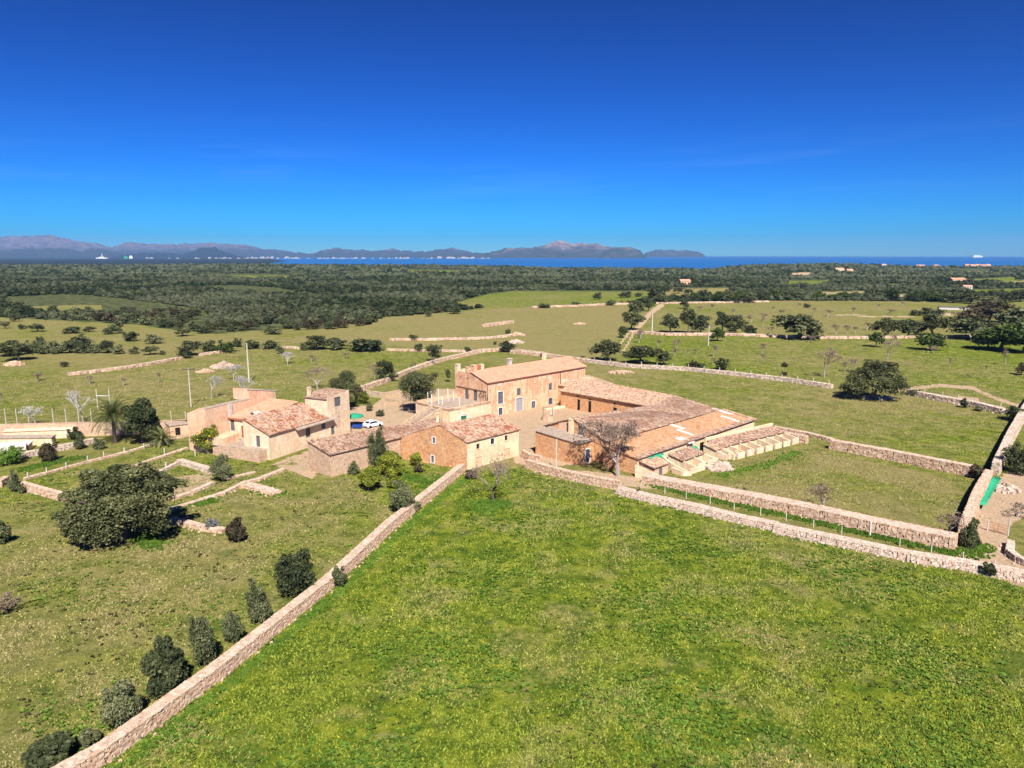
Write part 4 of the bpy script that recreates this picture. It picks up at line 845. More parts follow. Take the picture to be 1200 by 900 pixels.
bare(578, 588, 52, 46, 'twig', 'thorny half bare tree standing in the meadow by the yellow barn', 8, depth=6, trunk='bark', tw=.03, spread=.8)
bare(585, 562, 20, 30, 'twig', 'thin upright twiggy sapling against the yellow barn front', 9, 'sapling', depth=5, trunk='bark', tw=.02, spread=.5)
bare(965, 598, 34, 30, 'twig', 'bare twiggy shrub in the middle of the dry paddock', 21, 'bare_shrub', 6, tw=.03, spread=.9, fr=.2)
bare(1112, 627, 32, 26, 'twig', 'bare twiggy shrub at the paddock corner by the drive', 22, 'bare_shrub', 6, tw=.03, spread=.9, fr=.2)
bare(1192, 606, 40, 16, 'twig', 'fallen bare branches by the drive at the right edge', 23, 'dead_branches', 5, tw=.03, spread=1.2, fr=.2, cat='branches')
bare(8, 716, 36, 18, 'twig', 'pile of dead branches at the left edge of the lower field', 24, 'dead_branches', 5, tw=.03, spread=1.3, fr=.2, cat='branches', trunk='bark')
bare(98, 497, 30, 40, 'whitetwig', 'whitish dead tree rising behind the tall left retaining wall', 31, 'almond_tree', 5, tw=.03)
bare(42, 498, 30, 22, 'whitetwig', 'low whitish bare tree behind the left retaining wall near the edge', 32, 'almond_tree', 5, tw=.03, spread=1.0)
bare(248, 467, 28, 26, 'whitetwig', 'small round whitish bare almond right of the crossarm pole', 33, 'almond_tree', 6, tw=.03)
bare(284, 470, 26, 30, 'whitetwig', 'whitish bare almond behind the farmhouse roof, nearest one', 34, 'almond_tree', 6, tw=.03)
bare(274, 446, 22, 18, 'whitetwig', 'whitish bare almond further back beside the tall plain pole', 35, 'almond_tree', 6, tw=.04)
bare(372, 457, 34, 26, 'twig', 'grey brown leafless round tree left of the dark tree by the tower', 36, 'bare_tree', 7, tw=.04)
bare(439, 446, 14, 20, 'twig', 'grey leafless tree touching the round dark tree', 37, 'bare_tree', 5, tw=.04)
bare(337, 427, 16, 14, 'whitetwig', 'small whitish bare tree in the left pasture below the hedge', 38, 'almond_tree', 5, tw=.05)
bare(966, 442, 28, 34, 'twig', 'pinkish leafless tree in the meadow left of the big round oak', 39, 'almond_tree', 6, tw=.06)
bare(1040, 425, 16, 28, 'twig', 'slim bare tree rising behind the big round oak', 40, 'almond_tree', 5, tw=.06)
AL = [(186, 448, 5, 11), (145, 452, 5, 9), (44, 446, 10, 9), (105, 450, 10, 10), (64, 456, 4, 5), (2, 474, 6, 14), (365, 424, 5, 8), (368, 428, 6, 9), (403, 420, 8, 7), (508, 428, 6, 10), (485, 432, 8, 7),
      (749, 402, 8, 14), (751, 397, 8, 10), (771, 408, 8, 10), (793, 413, 9, 16), (806, 416, 5, 7), (816, 415, 5, 7), (836, 418, 9, 14), (790, 418, 6, 10), (893, 416, 9, 14), (895, 424, 7, 9), (835, 427, 8, 8),
      (998, 436, 12, 16), (990, 436, 10, 12), (1094, 414, 10, 9), (1147, 407, 10, 9), (1178, 428, 8, 18), (1113, 433, 4, 14), (1155, 438, 4, 10), (1134, 447, 4, 9), (980, 392, 12, 12), (993, 391, 10, 10), (1002, 391, 7, 8), (1016, 387, 8, 9), (948, 401, 8, 8), (1047, 403, 6, 10), (1027, 398, 5, 8),
      (819, 368, 9, 10), (834, 364, 7, 8), (867, 377, 8, 9), (880, 378, 9, 9), (894, 383, 8, 12), (895, 376, 9, 9), (916, 371, 8, 8), (937, 360, 4, 5), (955, 368, 7, 8), (970, 371, 8, 8), (1000, 369, 10, 9), (1042, 368, 8, 6), (1115, 372, 8, 7), (905, 366, 6, 7), (926, 379, 8, 8), (860, 369, 6, 7), (903, 391, 8, 8), (1058, 359, 5, 5), (1030, 361, 5, 5)]
PB = []
for k_ in range(4):
    e = bare(724, 500, 30, 36, 'twig', 'x', 100 + k_, 'almond_tree', 5, tw=.12, scale_t=1.8, spread=.75)
    PB.append([c.data for c in e.children] + [tuple(e.scale)]); bw, bh = W_(724, 500, 30), vh(724, 500, 464)
    for c in list(e.children): bpy.data.objects.remove(c)
    bpy.data.objects.remove(e)
for (px, py, w_, h_) in AL:
    X, Y, Z = GT(px, py); k = random.randrange(4); e = empty('almond_tree', 'small leafless almond tree dotted over the green pastures', 'tree', (X, Y, Z), random.random() * 6, 'leafless almond trees dotted over the pastures')
    w = W_(px, py, w_); h = max(2, vh(px, py, py - h_) - Z if Y < 500 else W_(px, py, h_)); s = PB[k][2]; e.scale = (s[0] * w / bw, s[1] * w / bw, s[2] * h / bh)
    for nm, d_ in (('trunk', PB[k][0]), ('twigs', PB[k][1])): o = bpy.data.objects.new(nm, d_); C.objects.link(o); o.parent = e
# ---- palms
def palm(px, py, wpx, hpx, th, label, nf=46, seed=1):
    X, Y = G(px, py); w = W_(px, py, wpx); h = vh(px, py, py - hpx); e = empty('palm_tree', label, 'palm', (X, Y, 0)); r = random.Random(seed)
    mb = MB(); n = 9
    for i in range(n): mb.tube((0, 0, h * th * i / n - (.2 if i == 0 else 0)), (0, 0, h * th * (i + 1) / n), .42 - .06 * (i % 2), .34, 9)
    mb.build('trunk', M['bark'], e); mb = MB(); c = Vector((0, 0, h * th))
    for i in range(nf):
        a = i * 2.39996; el = 1.3 - 1.75 * (i / nf); Lf = w * .5 * r.uniform(.9, 1.1) * 1.12; p = c.copy(); d = Vector((math.cos(a) * math.cos(el), math.sin(a) * math.cos(el), math.sin(el))); st = 13; side = Vector((-math.sin(a), math.cos(a), 0)); rr = r.random() * .5 + .25 + .2 * (i < nf * .4)
        for k in range(st):
            d2 = (d + Vector((0, 0, -.05 - .012 * k))).normalized() if k > 2 else d; q = p + d2 * Lf / st; up = d2.cross(side)
            mb.tube(tuple(p), tuple(q), .035, .03, 3, 0, rr, False)
            ll = Lf * .17 * math.sin(math.pi * min(1, (k + 1.2) / (st + 1)) ** .8) + .12
            if k > 0:
                for s in (-1, 1):
                    for o_ in (0, .5):
                        b0 = p + (q - p) * o_; tip = b0 + (side * s * .75 + d2 * .75 + up * .2) * ll; wd = d2 * .06
                        mb.add([tuple(b0 - wd), tuple(b0 + wd), tuple(tip)], [(0, 1, 2)], 0, min(1, rr + r.uniform(-.2, .3)))
            p = q; d = d2
    mb.build('fronds', M['palm'], e); return e
palm(135, 519, 54, 48, .66, 'tall date palm with arching fronds beside the dark carob', 64, 2)
palm(190, 522, 34, 24, .30, 'short young palm with wide fronds right of the dark carob', 30, 5)
# ---- scrub further off: the nearest ones as individuals, the rest one mass
r9 = np.random.RandomState(33); cand = []
def inside(px, py):
    a = np.array([px]); b = np.array([py])
    if not pip(a, b, SCRUB)[0]: return False
    return not any(pip(a, b, c[0])[0] for c in CLEAR)
lab = 'dark evergreen shrub or low tree at the near edge of the wide scrubland'
ind = 0
for _ in range(9000):
    py = 309.5 + 80 * r9.rand() ** 1.35; px = r9.uniform(-60, 1260)
    if py > 366 and ind < 215 and inside(px, py):
        dn = .55 if px < 120 else (.85 if px < 330 else .75)
        if np.sin(px / 23.0) * np.cos(py / 5.0 + px / 61.0) > dn - .35: continue
        if any(abs(px - a) < 7 and abs(py - b) < 2.6 for a, b in cand): continue
        cand.append((px, py)); wpx = r9.uniform(8, 19) * (1 if py > 372 else .85)
        ptree(px, py, wpx, wpx * r9.uniform(.45, .68), r9.choice(['oakb', 'oliveb', 'oakb', 'oakl', 'brownb']), lab, 'shrub', 'shrub', 'shrubs at the near edge of the scrubland'); ind += 1
vs, fs, rn = [], [], []; b = 0
def lump(v, lo): v = v * r9.uniform(lo, 1.22, (len(v), 1)); v[:, 2] = np.maximum(v[:, 2], -.3); return v
lows = [lump(ICO1, .7) for k in range(8)]; highs = [lump(ICO2, .66) for k in range(8)]
N_W = 62000
Yr = 400 * (2860 / 400.0) ** (r9.rand(N_W) ** .88); Xr = (r9.rand(N_W) - .5) * 2 * .80 * Yr; Zr = terr(Xr, Yr)
tt = Yr * math.cos(PIT) + (HC - Zr) * math.sin(PIT); pxr = 600 + FPX * Xr / tt; pyr = 450 - FPX * (Yr * math.sin(PIT) - (HC - Zr) * math.cos(PIT)) / tt
ok = pip(pxr, pyr, SCRUB) | (pyr < 312); ok &= pyr < 386
for c in CLEAR: ok &= ~pip(pxr, pyr + .8, c[0])
dens = np.sin(Xr / 90.0 + np.cos(Yr / 130.0) * 2) * np.cos(Yr / 75.0 + Xr / 200.0) + .5 * np.sin(Xr / 31.0 + Yr / 47.0)
ok &= dens < np.interp(Yr, [400, 600, 1000, 1700], [-.1, .55, 1.1, 1.6])
Xr, Yr, Zr = Xr[ok], Yr[ok], Zr[ok]; n = len(Xr); lv = []; lr = []
sz = np.exp(r9.normal(size=n) * .45) * np.interp(Yr, [400, 1000, 1800, 2800], [1.7, 2.1, 3.1, 4.8]); sz = np.minimum(sz, np.interp(Yr, [400, 1200, 2000], [2.9, 4.0, 9])); hz_ = sz * r9.uniform(.7, 1.15, n) / np.interp(Yr, [400, 1400, 2800], [1, 1.1, 1.6])
for i in range(n):
    hi = Yr[i] < 1150; v = (highs if hi else lows)[i % 8]; f_ = ICOF2 if hi else ICOF1; a = r9.rand() * 6.28; ca_, sa_ = math.cos(a), math.sin(a)
    X_ = v[:, 0] * ca_ - v[:, 1] * sa_; Y_ = v[:, 0] * sa_ + v[:, 1] * ca_
    vs.append(np.stack([Xr[i] + X_ * sz[i], Yr[i] + Y_ * sz[i], Zr[i] + hz_[i] * .45 + v[:, 2] * hz_[i]], 1)); fs.append(f_ + b); b += len(v)
    rb = r9.rand(); rn.append(np.clip(rb * .75 + r9.rand(len(f_)) * .3 - (.15 if hi else 0), 0, 1))
    if hi:
        m_ = 26; d = r9.normal(size=(m_, 3)); d /= np.linalg.norm(d, axis=1)[:, None]; d[:, 2] = np.abs(d[:, 2]); c_ = np.array([Xr[i], Yr[i], Zr[i] + hz_[i] * .45]) + d * np.array([sz[i], sz[i], hz_[i]]) * r9.uniform(.85, 1.15, (m_, 1))
        t1 = np.cross(d, r9.normal(size=(m_, 3))); t1 /= np.linalg.norm(t1, axis=1)[:, None]; t2 = np.cross(d, t1) + d * .4; q_ = sz[i] * r9.uniform(.14, .3, (m_, 1))
        lv.append(np.stack([c_ - t1 * q_, c_ + t2 * q_, c_ + t1 * q_, c_ - t2 * q_], 1).reshape(-1, 3)); lr.append(np.clip(rb * .6 + r9.rand(m_) * .5, 0, 1))
def wood_mat():
    m, t, b_ = newmat('woodland foliage', 0.9, 0.05); P = pos(t); r1 = rnd(t); n1 = noise(t, P, .6, 4, .7); n2 = noise(t, P, .006, 4, .6)
    s = mth(t, 'ADD', mth(t, 'MULTIPLY', r1, .5), mth(t, 'MULTIPLY', n1, .5)); c = ramp(t, s, [(.25, (.008, .013, .006)), (.5, (.027, .037, .015)), (.78, (.10, .11, .05))])
    c = mixc(t, mrange(t, n2, .48, .58, 0, .85), c, mixc(t, .7, c, (.12, .13, .075)))
    t.links.new(c, b_.inputs['Base Color']); bump(t, b_, n1, 1.2, 1.0); return m
M['wood_far'] = wood_mat()
wo_ = npmesh('woodland', np.concatenate(vs), np.concatenate(fs), M['wood_far'], np.concatenate(rn), k=3); tag(wo_, kind='stuff')
lv = np.concatenate(lv); tag(npmesh('woodland_leaves', lv, np.arange(len(lv)).reshape(-1, 4), M['wood_far'], np.concatenate(lr)), kind='stuff')
# ---- grass tufts and meadow herbs
nT = 820000; rr_ = np.random.RandomState(4); yy = 42 * (330 / 42.0) ** rr_.rand(nT); xx = (rr_.rand(nT) - .5) * 1.78 * yy
tt = yy * math.cos(PIT) + HC * math.sin(PIT); pxx = 600 + FPX * xx / tt; pyy = 450 - FPX * (yy * math.sin(PIT) - HC * math.cos(PIT)) / tt
okm = np.zeros(nT, bool)
for pl in (LUSH_FIELD, AREAS[7][0], AREAS[11][0], AREAS[6][0], AREAS[5][0], AREAS[4][0], AREAS[3][0]): okm |= pip(pxx, pyy, pl)
for pl in SOIL: okm &= ~pip(pxx, pyy, pl)
cl = np.sin(xx * .31 + np.cos(yy * .23) * 2) * np.cos(yy * .37 + xx * .11) + rr_.normal(size=nT) * .55; okm &= cl > -.25
lushm = pip(pxx, pyy, LUSH_FIELD); keepd = np.where(lushm, rr_.rand(nT) < .9, rr_.rand(nT) < .6); okm &= keepd
xx, yy, lushm = xx[okm], yy[okm], lushm[okm]; n = len(xx); a = rr_.rand(n) * 3.14; hh = rr_.uniform(.06, .2, n) * np.where(lushm, 1.0, .85); ww = rr_.uniform(.05, .17, n) * np.interp(yy, [45, 150, 330], [.9, 1.5, 2.6])
lean = rr_.normal(size=(n, 2)) * .10; dx = np.cos(a) * ww * .5; dy = np.sin(a) * ww * .5; z0 = np.zeros(n)
v = np.stack([np.stack([xx - dx, yy - dy, z0], 1), np.stack([xx + dx, yy + dy, z0], 1), np.stack([xx + dx * .7 + lean[:, 0], yy + dy * .7 + lean[:, 1], hh * .8], 1), np.stack([xx - dx * .5 + lean[:, 0], yy - dy * .5 + lean[:, 1], hh], 1)], 1).reshape(-1, 3)
def tuft_mat():
    m, t, b_ = newmat('grass tufts', .8, .1); P = pos(t); r1 = rnd(t); n1 = noise(t, P, .07, 6, .62, .6); n4 = noise(t, P, .16, 5, .65, .3); n5 = noise(t, P, .5, 6, .68, .4)
    g = ramp(t, mth(t, 'ADD', mth(t, 'MULTIPLY', r1, .45), mth(t, 'MULTIPLY', n5, .55)), [(.15, (.05, .09, .007)), (.5, (.15, .205, .014)), (.85, (.34, .37, .045))])
    d = ramp(t, r1, [(0, (.20, .16, .06)), (1, (.42, .34, .17))])
    dr = N(t, 'ShaderNodeAttribute', attribute_name='dryness').outputs['Fac']
    n0 = noise(t, P, .012, 5, .6)
    f = mrange(t, mth(t, 'ADD', mth(t, 'ADD', dr, mth(t, 'MULTIPLY', mth(t, 'SUBTRACT', n0, .5), 1.8)), mth(t, 'ADD', mth(t, 'MULTIPLY', n1, .9), mth(t, 'MULTIPLY', n4, .9))), 1.08, 1.5, 0.08, .92)
    c = mixc(t, f, g, d); c = mixc(t, mth(t, 'MULTIPLY', mrange(t, r1, .985, .99), mrange(t, n1, .5, .62)), c, (.62, .55, .05)); t.links.new(c, b_.inputs['Base Color'])
    n = N(t, 'ShaderNodeNewGeometry'); up = N(t, 'ShaderNodeVectorMath', operation='MULTIPLY_ADD'); t.links.new(n.outputs['Normal'], up.inputs[0]); up.inputs[1].default_value = (.6, .6, .6); up.inputs[2].default_value = (0, 0, .9); nn = N(t, 'ShaderNodeVectorMath', operation='NORMALIZE'); t.links.new(up.outputs[0], nn.inputs[0]); t.links.new(nn.outputs[0], b_.inputs['Normal']); return m
tf = npmesh('grass', v, np.arange(n * 4).reshape(n, 4), tuft_mat(), rr_.rand(n)); tag(tf, kind='stuff')
at = tf.data.attributes.new('dryness', 'FLOAT', 'FACE'); at.data.foreach_set('value', np.where(lushm, .22, .52).astype(np.float32))
# bigger weeds and rosettes scattered over the meadows
def scatter_weeds(poly, n, mat, s0, s1, h1, seed):
    r = np.random.RandomState(seed); y = 44 * (150 / 44.0) ** r.rand(n * 6); x = (r.rand(n * 6) - .5) * 1.5 * y; t = y * math.cos(PIT) + HC * math.sin(PIT)
    k = pip(600 + FPX * x / t, 450 - FPX * (y * math.sin(PIT) - HC * math.cos(PIT)) / t, poly) & (np.sin(x * .21 + y * .13 + seed) * np.cos(y * .19 - x * .07) + r.normal(size=n * 6) * .35 > .35); x, y = x[k][:n], y[k][:n]; vs = []; rn_ = []
    for a_, b_ in zip(x, y):
        s = r.uniform(s0, s1); h = r.uniform(.3, 1) * h1
        for q in range(4):
            a = r.rand() * 6.28; cx, cy = math.cos(a) * s, math.sin(a) * s; px_, py_ = -math.sin(a) * s * .4, math.cos(a) * s * .4
            vs += [(a_ - px_ * .3, b_ - py_ * .3, .02), (a_ + cx * .6 - px_, b_ + cy * .6 - py_, h), (a_ + cx, b_ + cy, h * .7), (a_ + cx * .6 + px_, b_ + cy * .6 + py_, h)]; rn_.append(r.rand())
    tag(npmesh('weeds', vs, np.arange(len(vs)).reshape(-1, 4), M[mat], rn_), kind='stuff')
scatter_weeds(LUSH_FIELD, 5200, 'weed', .15, .45, .22, 1); scatter_weeds(AREAS[7][0], 2600, 'weed', .12, .4, .22, 2); scatter_weeds(LUSH_FIELD, 900, 'brown', .08, .22, .2, 3); scatter_weeds(AREAS[7][0], 1200, 'brown', .12, .35, .2, 4)
GARDEN = [(30, 565), (110, 545), (220, 512), (320, 545), (330, 575), (200, 615), (180, 560), (80, 585)]
scatter_weeds(GARDEN, 1500, 'weed', .2, .5, .3, 6); scatter_weeds(GARDEN, 500, 'brown', .15, .4, .3, 7); scatter_weeds(AREAS[11][0], 500, 'weed', .2, .5, .4, 8)
# lusher weeds along the walls
def weeds(pl, n, wd, label_name, hgt=.35, mat='weed'):
    pts = subdiv(wl(pl), 1.0); vs = []; r = random.Random(len(pts)); rn_ = []
    for i in range(n):
        p = r.choice(pts); x = p[0] + r.gauss(0, wd); y = p[1] + r.gauss(0, wd); s = r.uniform(.12, .35); a = r.random() * 6.28; h = r.uniform(.1, hgt)
        for k in range(2):
            a2 = a + k * 1.5; vs += [(x - math.cos(a2) * s, y - math.sin(a2) * s, .02), (x + math.cos(a2) * s, y + math.sin(a2) * s, .02), (x + math.cos(a2) * s * .8, y + math.sin(a2) * s * .8, h), (x - math.cos(a2) * s * .7, y - math.sin(a2) * s * .7, h * .9)]; rn_.append(r.random())
    tag(npmesh(label_name, vs, np.arange(len(vs)).reshape(-1, 4), M[mat], rn_), kind='stuff')
weeds([(765, 569), (820, 583), (880, 596), (940, 609), (1020, 628), (1115, 648)], 1500, .5, 'weeds')
weeds([(30, 550), (60, 543), (90, 537)], 500, .8, 'weeds')
weeds([(215, 592), (245, 588)], 300, .7, 'weeds'); weeds([(305, 576), (330, 580)], 250, .7, 'weeds'); weeds([(480, 560), (510, 568), (525, 560)], 500, 1.2, 'weeds')
weeds([(165, 628), (185, 640)], 300, .8, 'weeds'); weeds([(840, 558), (900, 545), (935, 530)], 400, .8, 'weeds'); weeds([(150, 895), (270, 800), (400, 692), (470, 624), (545, 562)], 1500, .35, 'weeds', .25)
weeds([(565, 600), (590, 592), (560, 590)], 500, .9, 'weeds', .5); weeds([(1120, 652), (1150, 640), (1140, 648)], 300, .9, 'weeds')
# ---------------------------------------------------------------- building tools (local plan coordinates under a root Empty)
def wall_panel(mb, p0, p1, prof, ops=(), dep=.28, mi=0, z0=-.3):
    """outer face from p0 to p1 (outside on the right hand), top profile [(s,z)...], openings (s0,s1,z0,z1) with reveals"""
    ux, uy = p1[0] - p0[0], p1[1] - p0[1]; L_ = math.hypot(ux, uy); ux /= L_; uy /= L_; nx, ny = uy, -ux
    if not isinstance(prof, (list, tuple)): prof = [(0, prof), (L_, prof)]
    top = lambda s: float(np.interp(s, [q[0] for q in prof], [q[1] for q in prof]))
    xs = sorted(set([0, L_] + [q[0] for q in prof if 0 < q[0] < L_] + [o[0] for o in ops] + [o[1] for o in ops]))
    P = lambda s, z, d=0: (p0[0] + ux * s - nx * d, p0[1] + uy * s - ny * d, z)
    for a, b in zip(xs[:-1], xs[1:]):
        cuts = sorted([(o[2], o[3]) for o in ops if o[0] <= a + 1e-6 and o[1] >= b - 1e-6]); z = z0
        for c0, c1 in cuts:
            if c0 > z + 1e-4: mb.add([P(a, z), P(b, z), P(b, c0), P(a, c0)], [(0, 1, 2, 3)], mi, .5)
            z = c1
        mb.add([P(a, z), P(b, z), P(b, top(b)), P(a, top(a))], [(0, 1, 2, 3)], mi, .5)
    for s0, s1, a, b in ops:
        mb.add([P(s0, a), P(s1, a), P(s1, b), P(s0, b), P(s0, a, dep), P(s1, a, dep), P(s1, b, dep), P(s0, b, dep)], [(0, 4, 5, 1), (1, 5, 6, 2), (2, 6, 7, 3), (3, 7, 4, 0)], mi, .5)
def fitting(root, p0, p1, op, mat='shutter', surround=None, name='window', dep=.14, bars=True, label=None):
    ux, uy = p1[0] - p0[0], p1[1] - p0[1]; l = math.hypot(ux, uy); a = math.atan2(uy, ux); s0, s1, z0, z1 = op
    MM = Matrix.Translation((p0[0], p0[1], 0)) @ Matrix.Rotation(a, 4, 'Z')
    mb = MB(); mb.box(s0 - .01, s1 + .01, dep, dep + .08, z0 - .01, z1 + .01, 0, .5, MM)
    if bars:
        m_ = (s0 + s1) / 2
        for x in (s0 + .04, m_, s1 - .04): mb.box(x - .045, x + .045, dep - .035, dep, z0, z1, 0, .5, MM)
        for z in (z0 + .05, z0 + (z1 - z0) * .5, z1 - .05): mb.box(s0, s1, dep - .03, dep - .002, z - .04, z + .04, 0, .5, MM)
    o = mb.build(name, M[mat], root)
    if label: o['label'] = label
    fb = MB(); t = .16 if surround else .10; pr = -.05 if surround else .012
    fb.box(s0 - t, s0, pr, .10, z0, z1, 0, .5, MM); fb.box(s1, s1 + t, pr, .10, z0, z1, 0, .5, MM); fb.box(s0 - t, s1 + t, pr, .10, z1, z1 + t, 0, .5, MM)
    if z0 > .25: fb.box(s0 - t, s1 + t, pr - .04, .10, z0 - t * .8, z0, 0, .5, MM)
    fb.build('frame', M[surround or 'concrete'], o) if (surround or name == 'window') else fb.build('frame', M['wood'], o)
    return o
def opx(P0, P1, px, py, w, h):              # opening centred where a photo pixel hits the facade (world P0,P1)
    s, z = onplane(px, py, P0, P1); return (s - w / 2, s + w / 2, max(.02, z - h / 2), z + h / 2)
def tile_roof(mb, a, b, c, d, tw=.30, tl=.52, r=.075, thick=.10, low=0.0):
    """a,b eave left/right, c,d ridge right/left; rows of half-round tiles over a slab"""
    a, b, c, d = map(Vector, (a, b, c, d)); n = max(1, int(((b - a).length + (c - d).length) * .5 / tw)); m = max(1, int((d - a).length / tl)); up = (b - a).cross(d - a).normalized()
    base = [a, b, c, d]; vs = [tuple(p + up * 0.0) for p in base] + [tuple(p - up * thick) for p in base]
    mb.add(vs, [(0, 1, 2, 3), (7, 6, 5, 4), (0, 4, 5, 1), (1, 5, 6, 2), (2, 6, 7, 3), (3, 7, 4, 0)], 0, .2)
    q = lambda u, v: (a * (1 - u) + b * u) * (1 - v) + (d * (1 - u) + c * u) * v
    for i in range(n):
        ju = random.uniform(-.06, .06) / n
        for j in range(m):
            u0, u1 = (i + .08) / n + ju, (i + .92) / n + ju; v0, v1 = j / m, min(1, (j + 1.12) / m); jr = r * random.uniform(.75, 1.25); x = random.uniform(-.05, .05) / n; rr = random.random()
            pts = []
            for v, lift in ((v0, .035), (v1, 0)):
                for k in (0, .25, .5, .75, 1): pts.append(tuple(q(u0 + (u1 - u0) * k + x, v) + up * (math.sin(math.pi * k) * jr + lift * random.uniform(.5, 1.5) + .004)))
            mb.add(pts, [(0, 1, 6, 5), (1, 2, 7, 6), (2, 3, 8, 7), (3, 4, 9, 8), (0, 4, 3, 2, 1)], 0, rr)
def ridge_caps(mb, a, b, r=.13):
    a, b = Vector(a), Vector(b); n = max(1, int((b - a).length / .5))
    for i in range(n): mb.tube(tuple(a + (b - a) * (i / n)), tuple(a + (b - a) * ((i + 1.05) / n)), r * random.uniform(.85, 1.1), r * .85, 6, 0, None, True)
def chimney(root, x, y, z0, z1, w, mat='plpeach', cap=True, name='chimney', label=None):
    mb = MB(); mb.box(x - w / 2, x + w / 2, y - w / 2, y + w / 2, z0, z1)
    if cap:
        mb.box(x - w * .62, x + w * .62, y - w * .62, y + w * .62, z1, z1 + .12)
        for dx in (-.4, .4):
            for dy in (-.4, .4): mb.box(x + dx * w - .07, x + dx * w + .07, y + dy * w - .07, y + dy * w + .07, z1 + .12, z1 + .42)
        mb.box(x - w * .62, x + w * .62, y - w * .62, y + w * .62, z1 + .42, z1 + .52)
    o = mb.build(name, M[mat], root)
    if label: o['label'] = label
    return o
def rootat(name, label, p, ang, cat='building', group=None): return empty(name, label, cat, (p[0], p[1], 0), ang, group)
A45 = R(45)
# local frame of the farmyard: x = a, y = -b
def loc(p, o=(-5.8, 167), ang=A45): dx, dy = p[0] - o[0], p[1] - o[1]; return (dx * math.cos(ang) + dy * math.sin(ang), -dx * math.sin(ang) + dy * math.cos(ang))
O45 = (-5.8, 167)
# ================================================================ manor
mh = rootat('manor_house', 'long two storey manor with a smooth salmon tiled roof and stained pink front', O45, A45)
F0, F1 = ab(0, 0), ab(36, 0); MHW = 36.0; D = 11.5
wins = [(586.5, 466, 1.7, 2.9, 'shutter', 'white'), (586.5, 482, 1.3, 1.7, 'bluedoor', 'white'), (608, 459, 1.3, 1.7, 'shutter', None), (625, 474.5, 1.5, 1.9, 'shutter', 'white'), (645, 453, 1.2, 1.7, 'shutter', None), (645, 470.5, 1.4, 1.8, 'bluedoor', 'concrete')]
ops = [opx(F0, F1, *w_[:4]) for w_ in wins]
sd_, _ = onplane(608.5, 480, F0, F1); door = (sd_ - 1.15, sd_ + 1.15, .02, 3.3); ops2 = ops + [door]
mb = MB(); wall_panel(mb, (0, 0), (MHW, 0), 8.5, ops2)
G0, G1 = ab(0, -D), ab(0, 0); gl0, gl1 = (0, D), (0, 0)
gw = []
for px, py, w_, h_ in ((547, 464, 1.25, 3.2), (557, 465, 1.25, 3.2)): gw.append(opx(G0, G1, px, py, w_, h_))
gs = [opx(G0, G1, 540, 442, .4, .4), opx(G0, G1, 547.5, 443.5, .4, .5)]
wall_panel(mb, gl0, gl1, [(0, 10.0), (D - 5.8, 10.15), (D - 5.75, 10.35), (D, 8.5)], gw + gs)
wall_panel(mb, (MHW, 0), (MHW, D), [(0, 8.5), (5.75, 10.35), (D, 9.0)]); wall_panel(mb, (MHW, D), (0, D), 9.0); mb.build('wall', M['plmain'], mh)
for i, (w_, o_) in enumerate(zip(wins, ops)): fitting(mh, (0, 0), (MHW, 0), o_, w_[4], w_[5], label=None)
fitting(mh, (0, 0), (MHW, 0), door, 'greydoor', 'white', 'door', label='big grey double door with a white surround')
for o_ in gw: fitting(mh, gl0, gl1, o_, 'shutter', None, label='tall dark shuttered terrace door')
for o_ in gs: fitting(mh, gl0, gl1, o_, 'dark', None, bars=False)
mb = MB(); tile_roof(mb, (-.25, -.45, 8.42), (MHW + .3, -.45, 8.42), (MHW + .3, 5.75, 10.5), (-.25, 5.75, 10.5), tw=.34, r=.045)
tile_roof(mb, (MHW + .3, D + .3, 8.75), (6.0, D + .3, 8.75), (6.0, 5.75, 10.5), (MHW + .3, 5.75, 10.5), tw=.34, r=.045); ridge_caps(mb, (5, 5.75, 10.52), (MHW + .3, 5.75, 10.52)); mb.build('roof', M['tnew'], mh)
mb = MB(); mb.box(.3, 6.0, 5.8, D - .3, 9.3, 9.45); mb.build('roof_terrace', M['white'], mh)
mb = MB(); mb.box(-.06, 5.9, D - .35, D + .02, 9.0, 10.2); mb.build('parapet', M['plmain'], mh)
def pillar(root, x, y, z0, z1, w, mat, label=None, w2=None):
    mb = MB(); w2 = w2 or w; mb.box(x - w / 2, x + w / 2, y - w2 / 2, y + w2 / 2, z0, z1); mb.box(x - w * .6, x + w * .6, y - w2 * .6, y + w2 * .6, z1, z1 + .14); o = mb.build('pillar', M[mat], root)
    if label: o['label'] = label
pillar(mh, .45, D - .5, 9.6, 11.5, .95, 'plcream', 'cream corner pillar'); pillar(mh, .55, 5.2, 10.0, 11.9, 1.1, 'plpeach', 'chimney stack at the gable top')
pillar(mh, .5, 7.4, 10.0, 11.2, .9, 'plmain')
chimney(mh, 4.2, 6.6, 10.0, 11.7, 1.0, 'plcream', False); mb = MB(); mb.box(1.6, 3.6, 6.0, 7.4, 9.5, 11.6); o = mb.build('brick_stack', M['brick'], mh)
chimney(mh, 13.5, 6.2, 10.1, 11.7, .9, 'concrete'); chimney(mh, 27.5, 7.2, 9.8, 11.9, .8, 'plcream', False)
